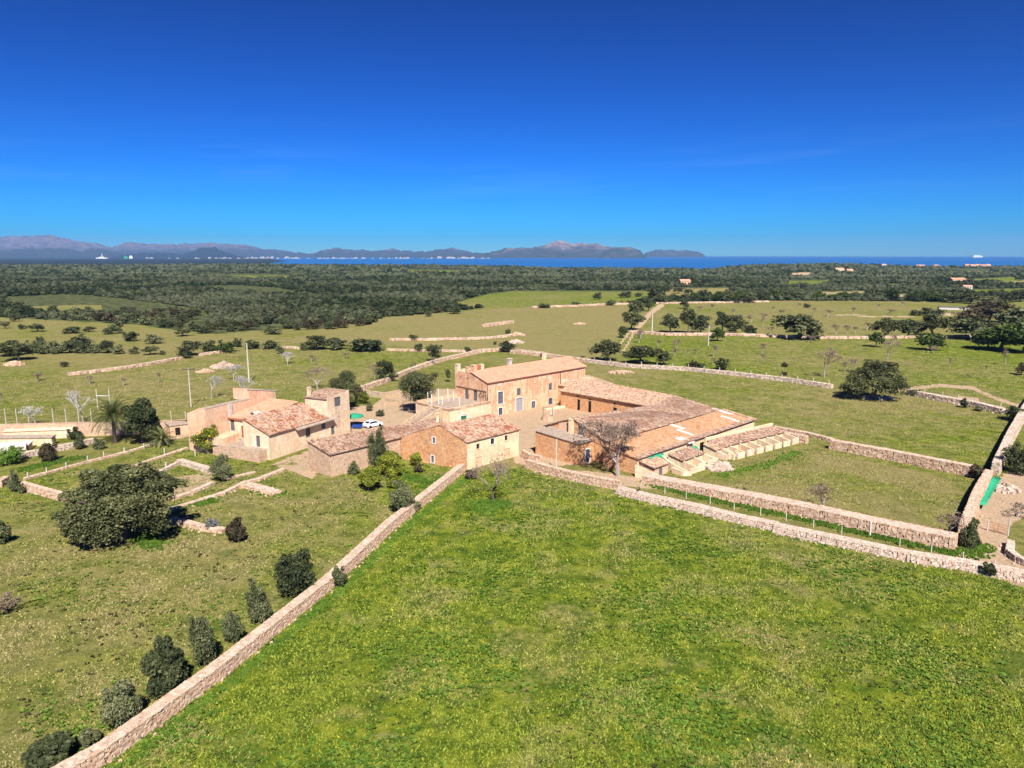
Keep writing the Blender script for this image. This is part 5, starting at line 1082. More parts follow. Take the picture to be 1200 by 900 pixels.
# faint details of the front: pilaster strips, ledges, drain pipes, blocked openings
s_, _ = onplane(656.5, 455, F0, F1)
for q0_, q1_, q2_ in ((s_ - .07, s_ + .07, 2.4), (.02, .14, 0)): mb = MB(); mb.box(q0_, q1_, -.12, -.02, q2_, 8.4); mb.build('drain_pipe', M['metal'], mh)
mb = MB(); s2_, z2_ = onplane(661.5, 450, F0, F1); mb.box(s2_ - 1.1, s2_ + 1.1, -.03, .02, z2_ - 1.9, z2_ + 1.3); mb.build('blocked_window', M['plyel'], mh)
mb = MB(); s3_, z3_ = onplane(608, 465, F0, F1); mb.box(s3_ - .5, s3_ + .5, -.06, .02, z3_ - .2, z3_ + .1); s3_, z3_ = onplane(645, 445, F0, F1); mb.box(s3_ - .35, s3_ + .35, -.05, .02, z3_ - .5, z3_ + .8)
s3_, z3_ = onplane(586, 451, F0, F1); mb.box(s3_ - .6, s3_ + .6, -.05, .02, z3_ - .3, z3_ + .4); mb.build('plaster_patch', M['concrete'], mh)
# climbing vine frame on the gable
mb = MB(); mb.tube((-.12, D - .6, 6.3), (-.12, .2, 6.3), .07, .07, 5); mb.tube((-.4, .1, 2.8), (-.15, .25, 6.4), .10, .06, 5)
for k in range(14):
    y = random.uniform(.2, 3.2); mb.tube((-.15, y, random.uniform(4.6, 6.2)), (-.3, y + random.uniform(-.9, .9), random.uniform(3.6, 6.3)), .05, .02, 4)
mb.build('vine', M['bark'], mh)
mb = MB(); mb.tube((-.6, -1.35, -.1), (-.25, -.3, 5.5), .06, .06, 5); mb.build('drain_pipe', M['metal'], mh)
# ================================================================ terrace block with the ramp
tb = rootat('terrace_building', 'low cream block with a walled flat terrace and green arched door left of the manor', O45, A45)
T0, T1 = ab(-12.6, 1.2), ab(-.02, 1.2); ga = opx(T0, T1, 543.5, 492, 1.7, 1.9); mb = MB()
wall_panel(mb, (-12.6, -1.2), (-.02, -1.2), 4.3, [ga]); wall_panel(mb, (-12.6, 11), (-12.6, -1.2), [(0, 4.1), (12.2, 4.1)]); wall_panel(mb, (-.02, 11), (-12.6, 11), 4.1); mb.build('wall', M['plcream'], tb)
fitting(tb, (-12.6, -1.2), (0, -1.2), ga, 'grn', 'white', 'door', label='green shutter in a white arched doorway')
mb = MB(); mb.box(-12.3, -.03, -.9, 10.7, 3.3, 3.6); mb.build('terrace_floor', M['slab'], tb)
mb = MB()
for k in range(26):                        # arched white surround
    a0 = math.pi * k / 26; sx_, cx_ = (ga[0] + ga[1]) / 2, 1.25; mb.box(-.11, .11, -.09, .02, -.11, .11, 0, .5, Matrix.Translation((-12.6 + sx_ + math.cos(a0) * cx_, -1.24, ga[3] - .6 + math.sin(a0) * 1.1)) @ Matrix.Rotation(-a0, 4, 'Y'))
mb.build('arch', M['white'], tb)
mb = MB(); mb.box(-12.6, -.02, -1.2, -.9, 3.6, 4.35); mb.box(-12.6, -12.3, -.9, 10.9, 3.6, 4.15); mb.box(-12.3, -.03, 10.7, 11.0, 3.6, 4.4); mb.build('parapet', M['plpeach'], tb)
rp = rootat('stone_ramp', 'stepped stone ramp with curved side walls climbing to the manor terrace', O45, A45, 'ramp')
mb = MB(); x0, x1 = -21.5, -12.7
for k in range(14):
    xa = x0 + (x1 - x0) * k / 14; xb = x0 + (x1 - x0) * (k + 1) / 14; mb.box(xa, xb, 1.5, 4.6, -.2, .4 + 3.2 * (k + 1) / 14)
mb.build('steps', M['slab'], rp)
for yy_, nm in ((1.2, 'side_wall'), (4.75, 'side_wall')):
    mb = MB()
    for k in range(14):
        xa = x0 + (x1 - x0) * k / 14; xb = x0 + (x1 - x0) * (k + 1) / 14; z0_, z1_ = 1.1 + 3.3 * (k / 14) ** .85, 1.1 + 3.3 * ((k + 1) / 14) ** .85
        mb.add([(xa, yy_ - .22, -.2), (xb, yy_ - .22, -.2), (xb, yy_ + .22, -.2), (xa, yy_ + .22, -.2), (xa, yy_ - .22, z0_), (xb, yy_ - .22, z1_), (xb, yy_ + .22, z1_), (xa, yy_ + .22, z0_)], [(4, 5, 6, 7), (0, 1, 5, 4), (2, 3, 7, 6), (1, 2, 6, 5), (3, 0, 4, 7)], 0, .5)
    mb.build(nm, M['rubtan'], rp)
for i, (px, py, py2) in enumerate([(501.5, 469, 458), (506, 475, 460), (514, 474, 453), (518.5, 475, 463), (525, 470, 453), (531.5, 470, 457), (538.5, 478, 463)]):
    X, Y = G(px, py, 3.6); _, _, z2 = GY(px, py2, Y)
    a_, b_ = loc((X, Y)); post(X, Y, max(1.4, (z2 - 3.6) * .9), .13, 'terrace_post', 'slender white post of the bare pergola on the manor terrace', 'post', 'bare posts on the manor terrace', 'white', z=3.6)
# ================================================================ stable wing
st = rootat('stable_wing', 'single storey orange stable wing with a lichen tiled lean-to roof beside the manor', O45, A45)
xe, xb_ = 21.6, 29.6; yb, yf = -4.0, -31.5
S0, S1 = ab(xe, 4.0), ab(xe, 31.5); so_ = [opx(S0, S1, px, py, w_, h_) for px, py, w_, h_ in ((678, 473.5, .9, 2.3), (691, 475, .9, 2.3), (720.5, 484, 1.1, 2.6))]
so_ = [(a, b, .02, d) for a, b, c, d in so_]; sw = [opx(S0, S1, px, py, .55, .5) for px, py in ((677, 464.5), (691.5, 468.5), (720, 473), (741, 482))]
mb = MB(); wall_panel(mb, (xe, yb), (xe, yf), 4.15, so_ + sw); wall_panel(mb, (xe, yf), (xb_, yf), [(0, 4.1), (8, 5.4)]); wall_panel(mb, (xb_, yf), (xb_, yb), [(0, 5.4), (27.5, 6.1)]); wall_panel(mb, (xb_, yb), (xe, yb), [(0, 6.1), (8, 4.1)]); mb.build('wall', M['rubor'], st)
for o_ in so_: fitting(st, (xe, yb), (xe, yf), o_, 'dark', None, 'door', bars=False)
for o_ in sw: fitting(st, (xe, yb), (xe, yf), o_, 'dark', None, bars=False)
mb = MB(); tile_roof(mb, (xe - .5, yb + .4, 4.2), (xe - .5, yf, 4.2), (xb_ + .3, yf, 5.6), (xb_ + .3, yb + .4, 6.3)); ridge_caps(mb, (xb_ + .2, yb, 6.33), (xb_ + .2, yf, 5.63)); mb.build('roof', M['tpale'], st)
lk = rootat('link_building', 'small orange walled lean-to in the corner between the manor and the stables', O45, A45)
mb = MB(); wall_panel(mb, (25.2, -.1), (25.2, -3.9), 4.6); wall_panel(mb, (25.2, -3.9), (29.4, -3.9), [(0, 4.6), (4.2, 5.7)]); wall_panel(mb, (29.4, -3.9), (29.4, -.1), 5.7); mb.build('wall', M['rubor'], lk)
mb = MB(); tile_roof(mb, (24.9, -.1, 4.6), (24.9, -4.0, 4.6), (29.6, -4.0, 5.9), (29.6, -.1, 5.9)); mb.build('roof', M['tpale'], lk)
mb = MB(); mb.box(33.5, 36.5, -3.2, -.3, -.2, 5.6); o = tag(mb.build('wall_block', M['plpeach'], None), 'plain peach block behind the stable roof at the manor right end', 'building'); o.location = (O45[0], O45[1], 0); o.rotation_euler = (0, 0, A45)
# ================================================================ gabled hall and orange lean-to roof
hl = rootat('gabled_hall', 'long hall with a mottled lichen tile roof and a gable facing the yard', O45, A45)
x0, x1 = -10.5, 30.0; ylo, yhi = -43.6, -28.0
H0, H1 = ab(x0, 28.0), ab(x0, 43.6); hw = opx(H0, H1, 681, 504, 1.5, 2.2)
mb = MB(); wall_panel(mb, (x0, yhi), (x0, ylo), [(0, 4.6), (7.2, 7.2), (15.6, 4.15)], [hw]); wall_panel(mb, (x0, ylo), (x1, ylo), [(0, 4.1), (40.5, 3.85)]); wall_panel(mb, (x1, ylo), (x1, -31.6), [(0, 3.85), (12, 5.3)]); wall_panel(mb, (21.5, yhi), (x0, yhi), [(0, 3.2), (32, 4.5)]); mb.build('wall', M['rubor'], hl)
fitting(hl, (x0, yhi), (x0, ylo), hw, 'shutter', None)
mb = MB(); tile_roof(mb, (x0 - .25, ylo, 4.25), (21.6, ylo, 4.1), (21.6, -31.6, 4.55), (x0 - .25, -35.2, 7.35)); tile_roof(mb, (21.4, yhi + .3, 3.3), (x0 - .25, yhi + .3, 4.6), (x0 - .25, -35.2, 7.35), (21.4, -31.6, 4.55))
tile_roof(mb, (21.6, ylo, 4.12), (x1 + .28, ylo, 4.0), (x1 + .28, -31.45, 5.62), (21.6, -31.45, 4.5)); ridge_caps(mb, (x0 - .25, -35.2, 7.38), (21.6, -31.6, 4.6)); mb.build('roof', M['told'], hl)
pillar(hl, x0 - .4, -35.0, -.2, 7.1, .75, 'plcream', 'tall cream pillar at the gable')
mb = MB(); mb.box(x0 - .1, x0 + .0, -33.8, -31.6, 4.4, 6.2); mb.build('plaster_patch', M['plpeach'], hl)
lt = rootat('lean_to_barn', 'wide lean-to with an orange earth covered roof and pale sheets, beside the pens', O45, A45)
lx0, lx1, lyb, lyf = -12.0, 31.0, -43.65, -51.2
L0, L1 = ab(lx0, 51.2), ab(lx1, 51.2); ha = opx(L0, L1, 822, 523, 1.3, 1.6)
mb = MB(); wall_panel(mb, (lx0, lyf), (lx1, lyf), 2.75, [ha]); wall_panel(mb, (lx1, lyf), (lx1, lyb), [(0, 2.7), (7.5, 3.8)]); wall_panel(mb, (lx1, lyb), (lx0, lyb), 3.7); mb.build('wall', M['plyel'], lt)
fitting(lt, (lx0, lyf), (lx1, lyf), ha, 'dark', None, 'door', bars=False)
mb = MB(); wall_panel(mb, (lx0, lyb), (lx0, lyf), [(0, 3.8), (7.55, 2.7)]); mb.build('rubble_end_wall', M['rubor'], lt)
def qz(y): return 3.95 + (y - lyb) / (lyf - lyb) * (2.85 - 3.95)
mb = MB(); tile_roof(mb, (lx0 - .2, lyf - .3, 2.85), (lx1 + .3, lyf - .3, 2.85), (lx1 + .3, lyb, 3.95), (lx0 - .2, lyb, 3.95), r=.035, tw=.4); mb.build('roof', M['tor'], lt)
mb = MB(); tile_roof(mb, (lx0 - .2, lyf - .42, 2.93), (lx1 + .3, lyf - .42, 2.93), (lx1 + .3, lyf + .9, 3.12), (lx0 - .2, lyf + .9, 3.12), r=.05, thick=.02); mb.build('eave_tiles', M['told'], lt)
mb = MB(); tile_roof(mb, (lx1 - .5, lyf - .3, 2.97), (lx1 + .5, lyf - .3, 2.97), (lx1 + .5, lyb, 4.05), (lx1 - .5, lyb, 4.05), thick=.02); mb.build('verge_tiles', M['tpale'], lt)
for (px, py, l, w_) in ((790, 501, 4.6, 1.1), (803, 506, 3.6, 1.0), (803, 513, 3.2, 2.1), (846, 484, 4.4, 1.3), (856, 490, 4.4, 1.0)):
    X, Y = G(px, py, 3.5); u, v = loc((X, Y)); mb = MB(); dz = .10
    mb.add([(u - w_ / 2, v - l / 2, qz(v - l / 2) + dz), (u + w_ / 2, v - l / 2, qz(v - l / 2) + dz), (u + w_ / 2, v + l / 2, qz(v + l / 2) + dz), (u - w_ / 2, v + l / 2, qz(v + l / 2) + dz)] +
           [(u - w_ / 2, v - l / 2, qz(v - l / 2) + .05), (u + w_ / 2, v - l / 2, qz(v - l / 2) + .05), (u + w_ / 2, v + l / 2, qz(v + l / 2) + .05), (u - w_ / 2, v + l / 2, qz(v + l / 2) + .05)], [(0, 1, 2, 3), (0, 4, 5, 1), (1, 5, 6, 2), (2, 6, 7, 3), (3, 7, 4, 0)], 0, .5); mb.build('roof_sheet', M['paneltop'], lt)
# ================================================================ outbuilding with flat roof in front
ob = rootat('rubble_outbuilding', 'low orange rubble outbuilding with a grey flat roof at the yard entrance', O45, A45)
bx0, bx1, byb, byf = -15.0, -10.6, -29.6, -40.4
B0, B1 = ab(bx0, 40.4), ab(bx1, 40.4); bd = opx(B0, B1, 688.5, 536, 1.2, 2.6); bd = (bd[0], bd[1], .02, 2.6)
mb = MB(); wall_panel(mb, (bx0, byb), (bx0, byf), [(0, 4.5), (10.8, 4.0)]); wall_panel(mb, (bx0, byf), (bx1, byf), [(0, 4.0), (bx1 - bx0, 4.0)], [bd]); wall_panel(mb, (bx1, byb), (bx0, byb), 4.5); mb.build('wall', M['rubor'], ob)
fitting(ob, (bx0, byf), (bx1, byf), bd, 'bluedoor', 'white', 'door', label='narrow blue door')
mb = MB(); tile_roof(mb, (bx1 + .1, byb + .25, 4.75), (bx0 - .2, byb + .25, 4.75), (bx0 - .2, byf - .25, 4.15), (bx1 + .1, byf - .25, 4.15), r=.03, tw=.5)
mb.build('roof', M['slab'], ob)
X, Y = G(652, 553); post(X, Y + .6, 6.0, .16, 'thin_post', 'thin pale post standing against the orange rubble outbuilding', 'post')
# ================================================================ pens along the lean-to
pen = rootat('pen_shed', 'small pink tiled shed with a white front next to the walnut tree', O45, A45)
mb = MB(); wall_panel(mb, (-11.4, -54.3), (-7.2, -54.3), 1.75); wall_panel(mb, (-11.4, -51.4), (-11.4, -54.3), [(0, 2.3), (2.9, 1.75)]); wall_panel(mb, (-7.2, -54.3), (-7.2, -51.4), [(0, 1.75), (2.9, 2.3)]); mb.build('wall', M['plpeach'], pen)
mb = MB(); tile_roof(mb, (-11.7, -54.6, 1.8), (-6.9, -54.6, 1.8), (-6.9, -51.3, 2.45), (-11.7, -51.3, 2.45)); mb.build('roof', M['tpale'], pen)
mb = MB(); mb.box(-9.9, -9.0, -54.36, -54.31, .02, 1.5); mb.build('door', M['shutter'], pen)
def lowwall(pts, h0, h1, w_, label, mat='plcream', name='pen_wall', root=None, grp=None):
    mb = MB(); n = len(pts)
    for i in range(n - 1):
        a, b = Vector(pts[i]), Vector(pts[i + 1]); d = (b - a).normalized(); s = Vector((-d.y, d.x)) * w_ / 2; za = h0 + (h1 - h0) * i / (n - 1); zb = h0 + (h1 - h0) * (i + 1) / (n - 1)
        c = [a - s, b - s, b + s, a + s]; mb.add([(q.x, q.y, -.2) for q in c] + [(c[0].x, c[0].y, za), (c[1].x, c[1].y, zb), (c[2].x, c[2].y, zb), (c[3].x, c[3].y, za)], [(4, 5, 6, 7), (0, 1, 5, 4), (2, 3, 7, 6), (1, 2, 6, 5), (3, 0, 4, 7)], 0, .5)
    o = mb.build(name, M[mat], root)
    if root is None: tag(o, label, 'wall', grp)
    return o
def curve(p0, p1, bow=.6, n=8):
    out = []
    for i in range(n + 1):
        t = i / n; x = p0[0] + (p1[0] - p0[0]) * t; y = p0[1] + (p1[1] - p0[1]) * t; b_ = math.sin(math.pi * t) * bow; d = math.hypot(p1[0] - p0[0], p1[1] - p0[1]); out.append((x + (p1[1] - p0[1]) / d * b_, y - (p1[0] - p0[0]) / d * b_))
    return out
lowwall([ab(-13.4, 51.8), ab(-12.6, 54.0), ab(-11.6, 57.0)], 2.2, .6, .35, 'sloping cream wall left of the small pink shed')
lowwall(curve(ab(-4.9, 51.4), ab(-5.8, 57.4)), 2.3, .7, .4, 'curved cream wall sweeping down from the green net')
lowwall([ab(-6.6, 54.9), ab(-7.0, 57.2), ab(-5.8, 58.2)], 1.0, .7, .4, 'low cream wall at the foot of the small pink shed')
def shelter(label, c, xa, xb, ya, yb, z0, z1, ang=A45, mat='tpale', front=1.2, n_div=0, pen_d=2.8, closed=True):
    r_ = rootat('pen_shelter', label, c, ang, 'shelter'); mb = MB()
    wall_panel(mb, (xa, yb), (xa, ya), [(0, z1 - .1), (yb - ya, z0 - .1)]); wall_panel(mb, (xb, ya), (xb, yb), [(0, z0 - .1), (yb - ya, z1 - .1)]); wall_panel(mb, (xa, ya), (xb, ya), z0 - .1, [(.6 + k * (xb - xa) / max(1, n_div or 2), 1.5 + k * (xb - xa) / max(1, n_div or 2), .02, .95) for k in range(n_div or 2)])
    wall_panel(mb, (xb, yb), (xa, yb), z1 - .1); mb.build('wall', M['plyel'], r_); mb = MB(); tile_roof(mb, (xa - .2, ya - .25, z0), (xb + .2, ya - .25, z0), (xb + .2, yb, z1), (xa - .2, yb, z1)); mb.build('roof', M[mat], r_)
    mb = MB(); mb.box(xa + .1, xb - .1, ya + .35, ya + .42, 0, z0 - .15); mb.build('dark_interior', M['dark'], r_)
    return r_
def penrow(root, xa, xb, ya, n, dep=2.9, h=1.15, mat='plcream'):
    wd = (xb - xa) / n
    for k in range(n + 1):
        mb = MB(); x = xa + k * wd; mb.add([(x - .16, ya, -.2), (x + .16, ya, -.2), (x + .16, ya - dep, -.2), (x - .16, ya - dep, -.2), (x - .16, ya, h * 1.35), (x + .16, ya, h * 1.35), (x + .16, ya - dep, h * .9), (x - .16, ya - dep, h * .9)], [(4, 7, 6, 5), (0, 4, 5, 1), (1, 5, 6, 2), (2, 6, 7, 3), (3, 7, 4, 0)], 0, .5); mb.build('pen_divider', M[mat], root)
    for k in range(n):
        x = xa + k * wd; mb = MB(); mb.box(x + wd * .32, x + wd - .16, ya - dep - .003, ya - dep + .3, -.2, h * random.uniform(.85, 1.0)); mb.build('pen_front', M[mat], root)
        mb = MB(); mb.box(x + .5, x + .95, ya - dep + .5, ya - dep + .9, 0, .4); mb.build('trough', M['concrete'], root)
s1_ = shelter('first tiled pen shelter right of the green net, with two low pens', O45, -3.6, 3.6, -55.0, -52.0, 1.6, 2.3, mat='told'); penrow(s1_, -3.4, 3.6, -55.1, 2, 2.4)
lowwall(curve(ab(4.4, 51.5), ab(5.0, 57.3), .5), 2.0, .7, .4, 'curved cream wall right of the first pen shelter')
lowwall([ab(-5.2, 57.6), ab(-1.0, 57.9)], .9, .9, .4, 'low cream wall closing the front of the first pens')
s2_ = shelter('second short tiled pen shelter in the middle of the pens', O45, 7.0, 12.3, -55.6, -53.0, 1.6, 2.3); penrow(s2_, 7.2, 12.2, -55.7, 2, 2.2)
c33 = G(858, 540); A33 = R(36); s3_ = shelter('long tiled shelter above the row of seven cream pens', c33, .6, 21.6, 3.6, 6.4, 1.7, 2.5, A33, 'told', n_div=7); penrow(s3_, .8, 21.4, 3.5, 7, 3.4, 1.2)
mb = MB(); mb.box(.2, 21.8, 6.42, 6.8, -.2, 3.0); mb.build('back_wall', M['plyel'], s3_)
for k, (px, py) in enumerate(((838, 545), (842, 541), (846, 546))): X, Y = G(px, py); heap(px, py + 4, 5, .7, .55, ('pale fallen stones in front of the middle pens, left pile', 'pale fallen stones in front of the middle pens, back pile', 'pale fallen stones in front of the middle pens, right pile')[k], 'drygrey', 45)
def net(label, pts):
    V_ = [Vector(p) for p in pts]; n = 8; vs = []
    for i in range(n + 1):
        for j in range(n + 1):
            u, v = i / n, j / n; p = (V_[0] * (1 - u) + V_[1] * u) * (1 - v) + (V_[3] * (1 - u) + V_[2] * u) * v; p = p + Vector((random.uniform(-.06, .06), random.uniform(-.06, .06), random.uniform(-.10, .06) - .25 * math.sin(math.pi * u) * math.sin(math.pi * v))); vs.append(tuple(p))
    fs = [(i * (n + 1) + j, (i + 1) * (n + 1) + j, (i + 1) * (n + 1) + j + 1, i * (n + 1) + j + 1) for i in range(n) for j in range(n)]; mb = MB(); mb.add(vs, fs); o = mb.build('green_tarpaulin', M['net'], None, True); s = o.modifiers.new('thickness', 'SOLIDIFY'); s.thickness = .03
    return tag(o, label, 'tarpaulin')
p = lambda a, b, z: (*ab(a, b), z)
net('bright green net hung between the small pink shed and the curved wall', [p(-9.5, 51.6, 2.7), p(-4.6, 51.5, 2.6), p(-4.9, 52.6, .5), p(-6.6, 53.2, 1.5)])
net('small green net hung at the dark doorway of the lean-to', [p(4.8, 51.7, 2.1), p(6.0, 52.0, 1.9), p(6.6, 53.4, .4), p(5.4, 53.4, .6)])
X, Y = G(1140, 598); net('large green tarpaulin stretched on a frame beside the drive', [(*G(1143, 597), .9), (*G(1154, 598), .8), (*G(1173, 567), 1.0), (*G(1163, 566), 1.3)])
mb = MB(); c = Vector((*ab(-12.8, 52.4), .75)); d = Vector((.7, .7, 0)); mb.tube(tuple(c - d * .15), tuple(c + d * .15), .78, .78, 20); mb.tube(tuple(c - d * .2), tuple(c + d * .2), .32, .32, 12)
tag(mb.build('millstone', M['rubtan']), 'round pale millstone leaning by the small pink shed', 'millstone')
X, Y = G(758, 563); mb = MB(); mb.tube((X, Y, 0), (X, Y, .85), .34, .38, 12); mb.tube((X, Y, .85), (X, Y, .9), .40, .40, 12); tag(mb.build('barrel', M['dark']), 'black barrel standing at the end of the thick stone wall', 'barrel')
# ================================================================ yellow barn
bQ = [(-8.0, 125.0), (1.3, 134.6), (-11.3, 142.2), (-20.9, 132.4)]
bn = rootat('yellow_barn', 'barn with pale yellow front, orange gable and rusty tiled roof where the long wall ends', (0, 0), 0)
opf = [opx(bQ[0], bQ[1], 577, 517, .9, 1.1), opx(bQ[0], bQ[1], 593, 513, .75, .95), opx(bQ[0], bQ[1], 560, 523, .75, .95)]
dr_ = [opx(bQ[0], bQ[1], 594, 532, 1.5, 2.1), opx(bQ[0], bQ[1], 561, 543, 1.5, 2.4)]
gof = [opx(bQ[3], bQ[0], 508.5, 516, .6, 1.1), opx(bQ[3], bQ[0], 507, 538, .6, 1.3)]
lf = math.dist(bQ[0], bQ[1]); lg = math.dist(bQ[3], bQ[0]); rg = .60
mb = MB(); wall_panel(mb, bQ[0], bQ[1], 5.1, opf + dr_); mb.build('front_wall', M['plyel'], bn)
mb = MB(); wall_panel(mb, bQ[3], bQ[0], [(0, 4.3), (lg * rg, 7.35), (lg, 5.1)], gof); wall_panel(mb, bQ[1], bQ[2], [(0, 5.1), (lg * (1 - rg), 7.35), (lg, 4.3)]); wall_panel(mb, bQ[2], bQ[3], 4.3); mb.build('wall', M['rubor'], bn)
for o_ in opf: fitting(bn, bQ[0], bQ[1], o_, 'dark', 'white' if o_ is opf[0] else 'plcream', bars=False)
for o_ in dr_: fitting(bn, bQ[0], bQ[1], o_, 'plpeach', None, 'door', .1)
for o_ in gof: fitting(bn, bQ[3], bQ[0], o_, 'shutter', 'white', bars=False)
def lerp3(a, b, t, z): return (a[0] + (b[0] - a[0]) * t, a[1] + (b[1] - a[1]) * t, z)
def ex(a, b, d): l = math.dist(a, b); return (a[0] - (b[0] - a[0]) / l * d, a[1] - (b[1] - a[1]) / l * d)
rl, rr2 = lerp3(bQ[3], bQ[0], rg, 7.5), lerp3(bQ[2], bQ[1], rg, 7.5); e0, e1 = ex(bQ[0], bQ[1], .15), ex(bQ[1], bQ[0], .25); e0 = ex(e0, bQ[3], .25); e1 = ex(e1, bQ[2], .25)
mb = MB(); tile_roof(mb, (*e0, 5.1), (*e1, 5.1), rr2, rl); b2, b3 = bQ[2], bQ[3]; tile_roof(mb, (*b2, 4.35), (*b3, 4.35), rl, rr2); ridge_caps(mb, rl, rr2); mb.build('roof', M['tred'], bn)
# stair and small yard wall to the right of the barn
gt = G(607, 536); drywall([(2.2, 133.2), (3.4, 130.6), (5.2, 129.2)], 1.5, .6, .8, .34, 'stub of stone wall joining the barn corner to the meadow wall', 'dry')
# ================================================================ long low barn
lb = rootat('low_barn', 'long low pinkish rubble barn with mottled old tile roof in front of the farmhouse', (0, 0), 0)
q0, q1, q2, q3 = (-31.3, 120.8), (-20.95, 132.3), (-14.6, 143.4), (-36.4, 125.3)
mb = MB(); wall_panel(mb, q0, q1, 4.0); wall_panel(mb, q3, q0, [(0, 5.2), (math.dist(q3, q0), 4.0)]); wall_panel(mb, q2, q3, 5.2); mb.build('wall', M['rubpk'], lb)
mb = MB(); tile_roof(mb, (*ex(ex(q0, q3, .25), q1, .2), 4.05), (-12.5, 141.2, 4.05 + 0.2), (-14.6, 143.6, 5.45), (*ex(q3, q2, .2), 5.4)); mb.build('roof', M['told'], lb)
chimney(lb, -14.9, 141.6, 4.2, 6.3, .6, 'plcream', True)
# ================================================================ white farmhouse on the left
FO = (-45.3, 131.3); FA = R(63); fh = rootat('farmhouse', 'white and peach plastered farmhouse with a square tower at the left', FO, FA)
def fw(x, y): return (FO[0] + x * math.cos(FA) - y * math.sin(FA), FO[1] + x * math.sin(FA) + y * math.cos(FA))
tx0, tx1 = 16.3, 23.2
P0, P1 = fw(0, 0), fw(tx1, 0)
fo = [opx(P0, P1, 361, 506, 1.3, 2.1), opx(P0, P1, 379, 499, 1.2, 1.1), opx(P0, P1, 390, 504, 1.0, 1.7)]; tw_ = opx(P0, P1, 395.5, 470.5, 1.9, 1.9)
mb = MB(); wall_panel(mb, (0, 0), (tx0, 0), 4.9, fo[:2]); wall_panel(mb, (0, 6.5), (0, 0), [(0, 7.3), (6.5, 4.9)], [opx(fw(0, 6.5), P0, 302.5, 517, .95, 2.1)]); mb.build('front_wall', M['plcream'], fh)
for o_ in fo[:2]: fitting(fh, (0, 0), (tx0, 0), o_, 'shutter', None)
fitting(fh, (0, 6.5), (0, 0), opx(fw(0, 6.5), P0, 302.5, 517, .95, 2.1), 'shutter', None)
mb = MB(); tile_roof(mb, (-.2, -.35, 4.85), (tx0 - .02, -.35, 4.85), (tx0 - .02, 6.6, 7.45), (-.2, 6.6, 7.45)); mb.build('roof', M['tred'], fh, ).name = 'roof'
mb = MB(); wall_panel(mb, (tx0, 6.5), (0, 6.5), 7.2); mb.build('back_wall', M['plpeach'], fh)
mb = MB(); wall_panel(mb, (tx0, 0), (tx1, 0), [(0, 9.1), (tx1 - tx0, 9.5)], [(tw_[0] - tx0, tw_[1] - tx0, tw_[2], tw_[3]), (fo[2][0] - tx0, fo[2][1] - tx0, fo[2][2], fo[2][3])]); wall_panel(mb, (tx0, 6), (tx0, 0), [(0, 8.7), (6, 8.7)]); wall_panel(mb, (tx1, 0), (tx1, 6), 9.5); wall_panel(mb, (tx1, 6), (tx0, 6), 8.7); mb.build('tower', M['plcream'], fh)
for o_ in (tw_, fo[2]): fitting(fh, (tx0, 0), (tx1, 0), (o_[0] - tx0, o_[1] - tx0, o_[2], o_[3]), 'shutter', None)
mb = MB(); tile_roof(mb, (tx0 - .25, 6.2, 8.7), (tx0 - .25, .02, 8.7), (tx0 + 3.6, .02, 9.3), (tx0 + 3.6, 6.2, 9.5), r=.05); tile_roof(mb, (tx1 + .1, .02, 9.45), (tx1 + .1, 6.2, 9.4), (tx0 + 3.6, 6.2, 9.5), (tx0 + 3.6, .02, 9.3), r=.05); mb.build('tower_roof', M['told'], fh)
chimney(fh, tx0 + .8, 5.5, 8.6, 10.2, .6, 'plcream')
sx0 = tw_[0] + .1; mb = MB()
for k in range(9):
    zt = tw_[2] - .25 - k * .48
    for j in range(2): mb.box(sx0 + j * .75 + random.uniform(0, .1), sx0 + j * .75 + .6, -.025 - random.random() * .02, .03, zt - .36, zt, 0, random.random())
mb.build('exposed_stones', M['dry'], fh)
mb = MB(); mb.add([(6.6, -.95, 4.5), (17.6, -.95, 4.5), (17.6, -.02, 4.9), (6.6, -.02, 4.9), (6.6, -.95, 4.36), (17.6, -.95, 4.36), (17.6, -.02, 4.7), (6.6, -.02, 4.7)], [(0, 1, 2, 3), (4, 7, 6, 5), (0, 4, 5, 1), (1, 5, 6, 2), (3, 7, 4, 0)]); mb.build('canopy', M['slab'], fh)
# recessed middle part with the orange roof
hx = 3.8; m0, m1 = fw(hx, 14.4), fw(hx, 6.55); mo = [opx(m0, m1, 272.5, 498, 1.1, 2.2)]; md = opx(m0, m1, 285.5, 506, 1.2, 2.4)
mb = MB(); wall_panel(mb, (hx, 14.4), (hx, 6.55), 6.1, mo + [md]); wall_panel(mb, (15, 14.4), (15, 6.55), 7.4); mb.build('middle_wall', M['plcream'], fh); fitting(fh, (hx, 14.4), (hx, 6.55), mo[0], 'shutter', None); fitting(fh, (hx, 14.4), (hx, 6.55), md, 'brick', None, 'door', label='reddish door of the middle part')
mb = MB(); tile_roof(mb, (hx - .45, 14.38, 6.1), (hx - .45, 6.64, 6.1), (15, 6.64, 7.9), (15, 14.38, 7.9), r=.06); mb.build('middle_roof', M['tnew'], fh)
mb = MB(); mb.box(hx - .4, hx - .15, 6.6, 14.37, 5.8, 5.98); mb.build('eave_beam', M['brick'], fh)
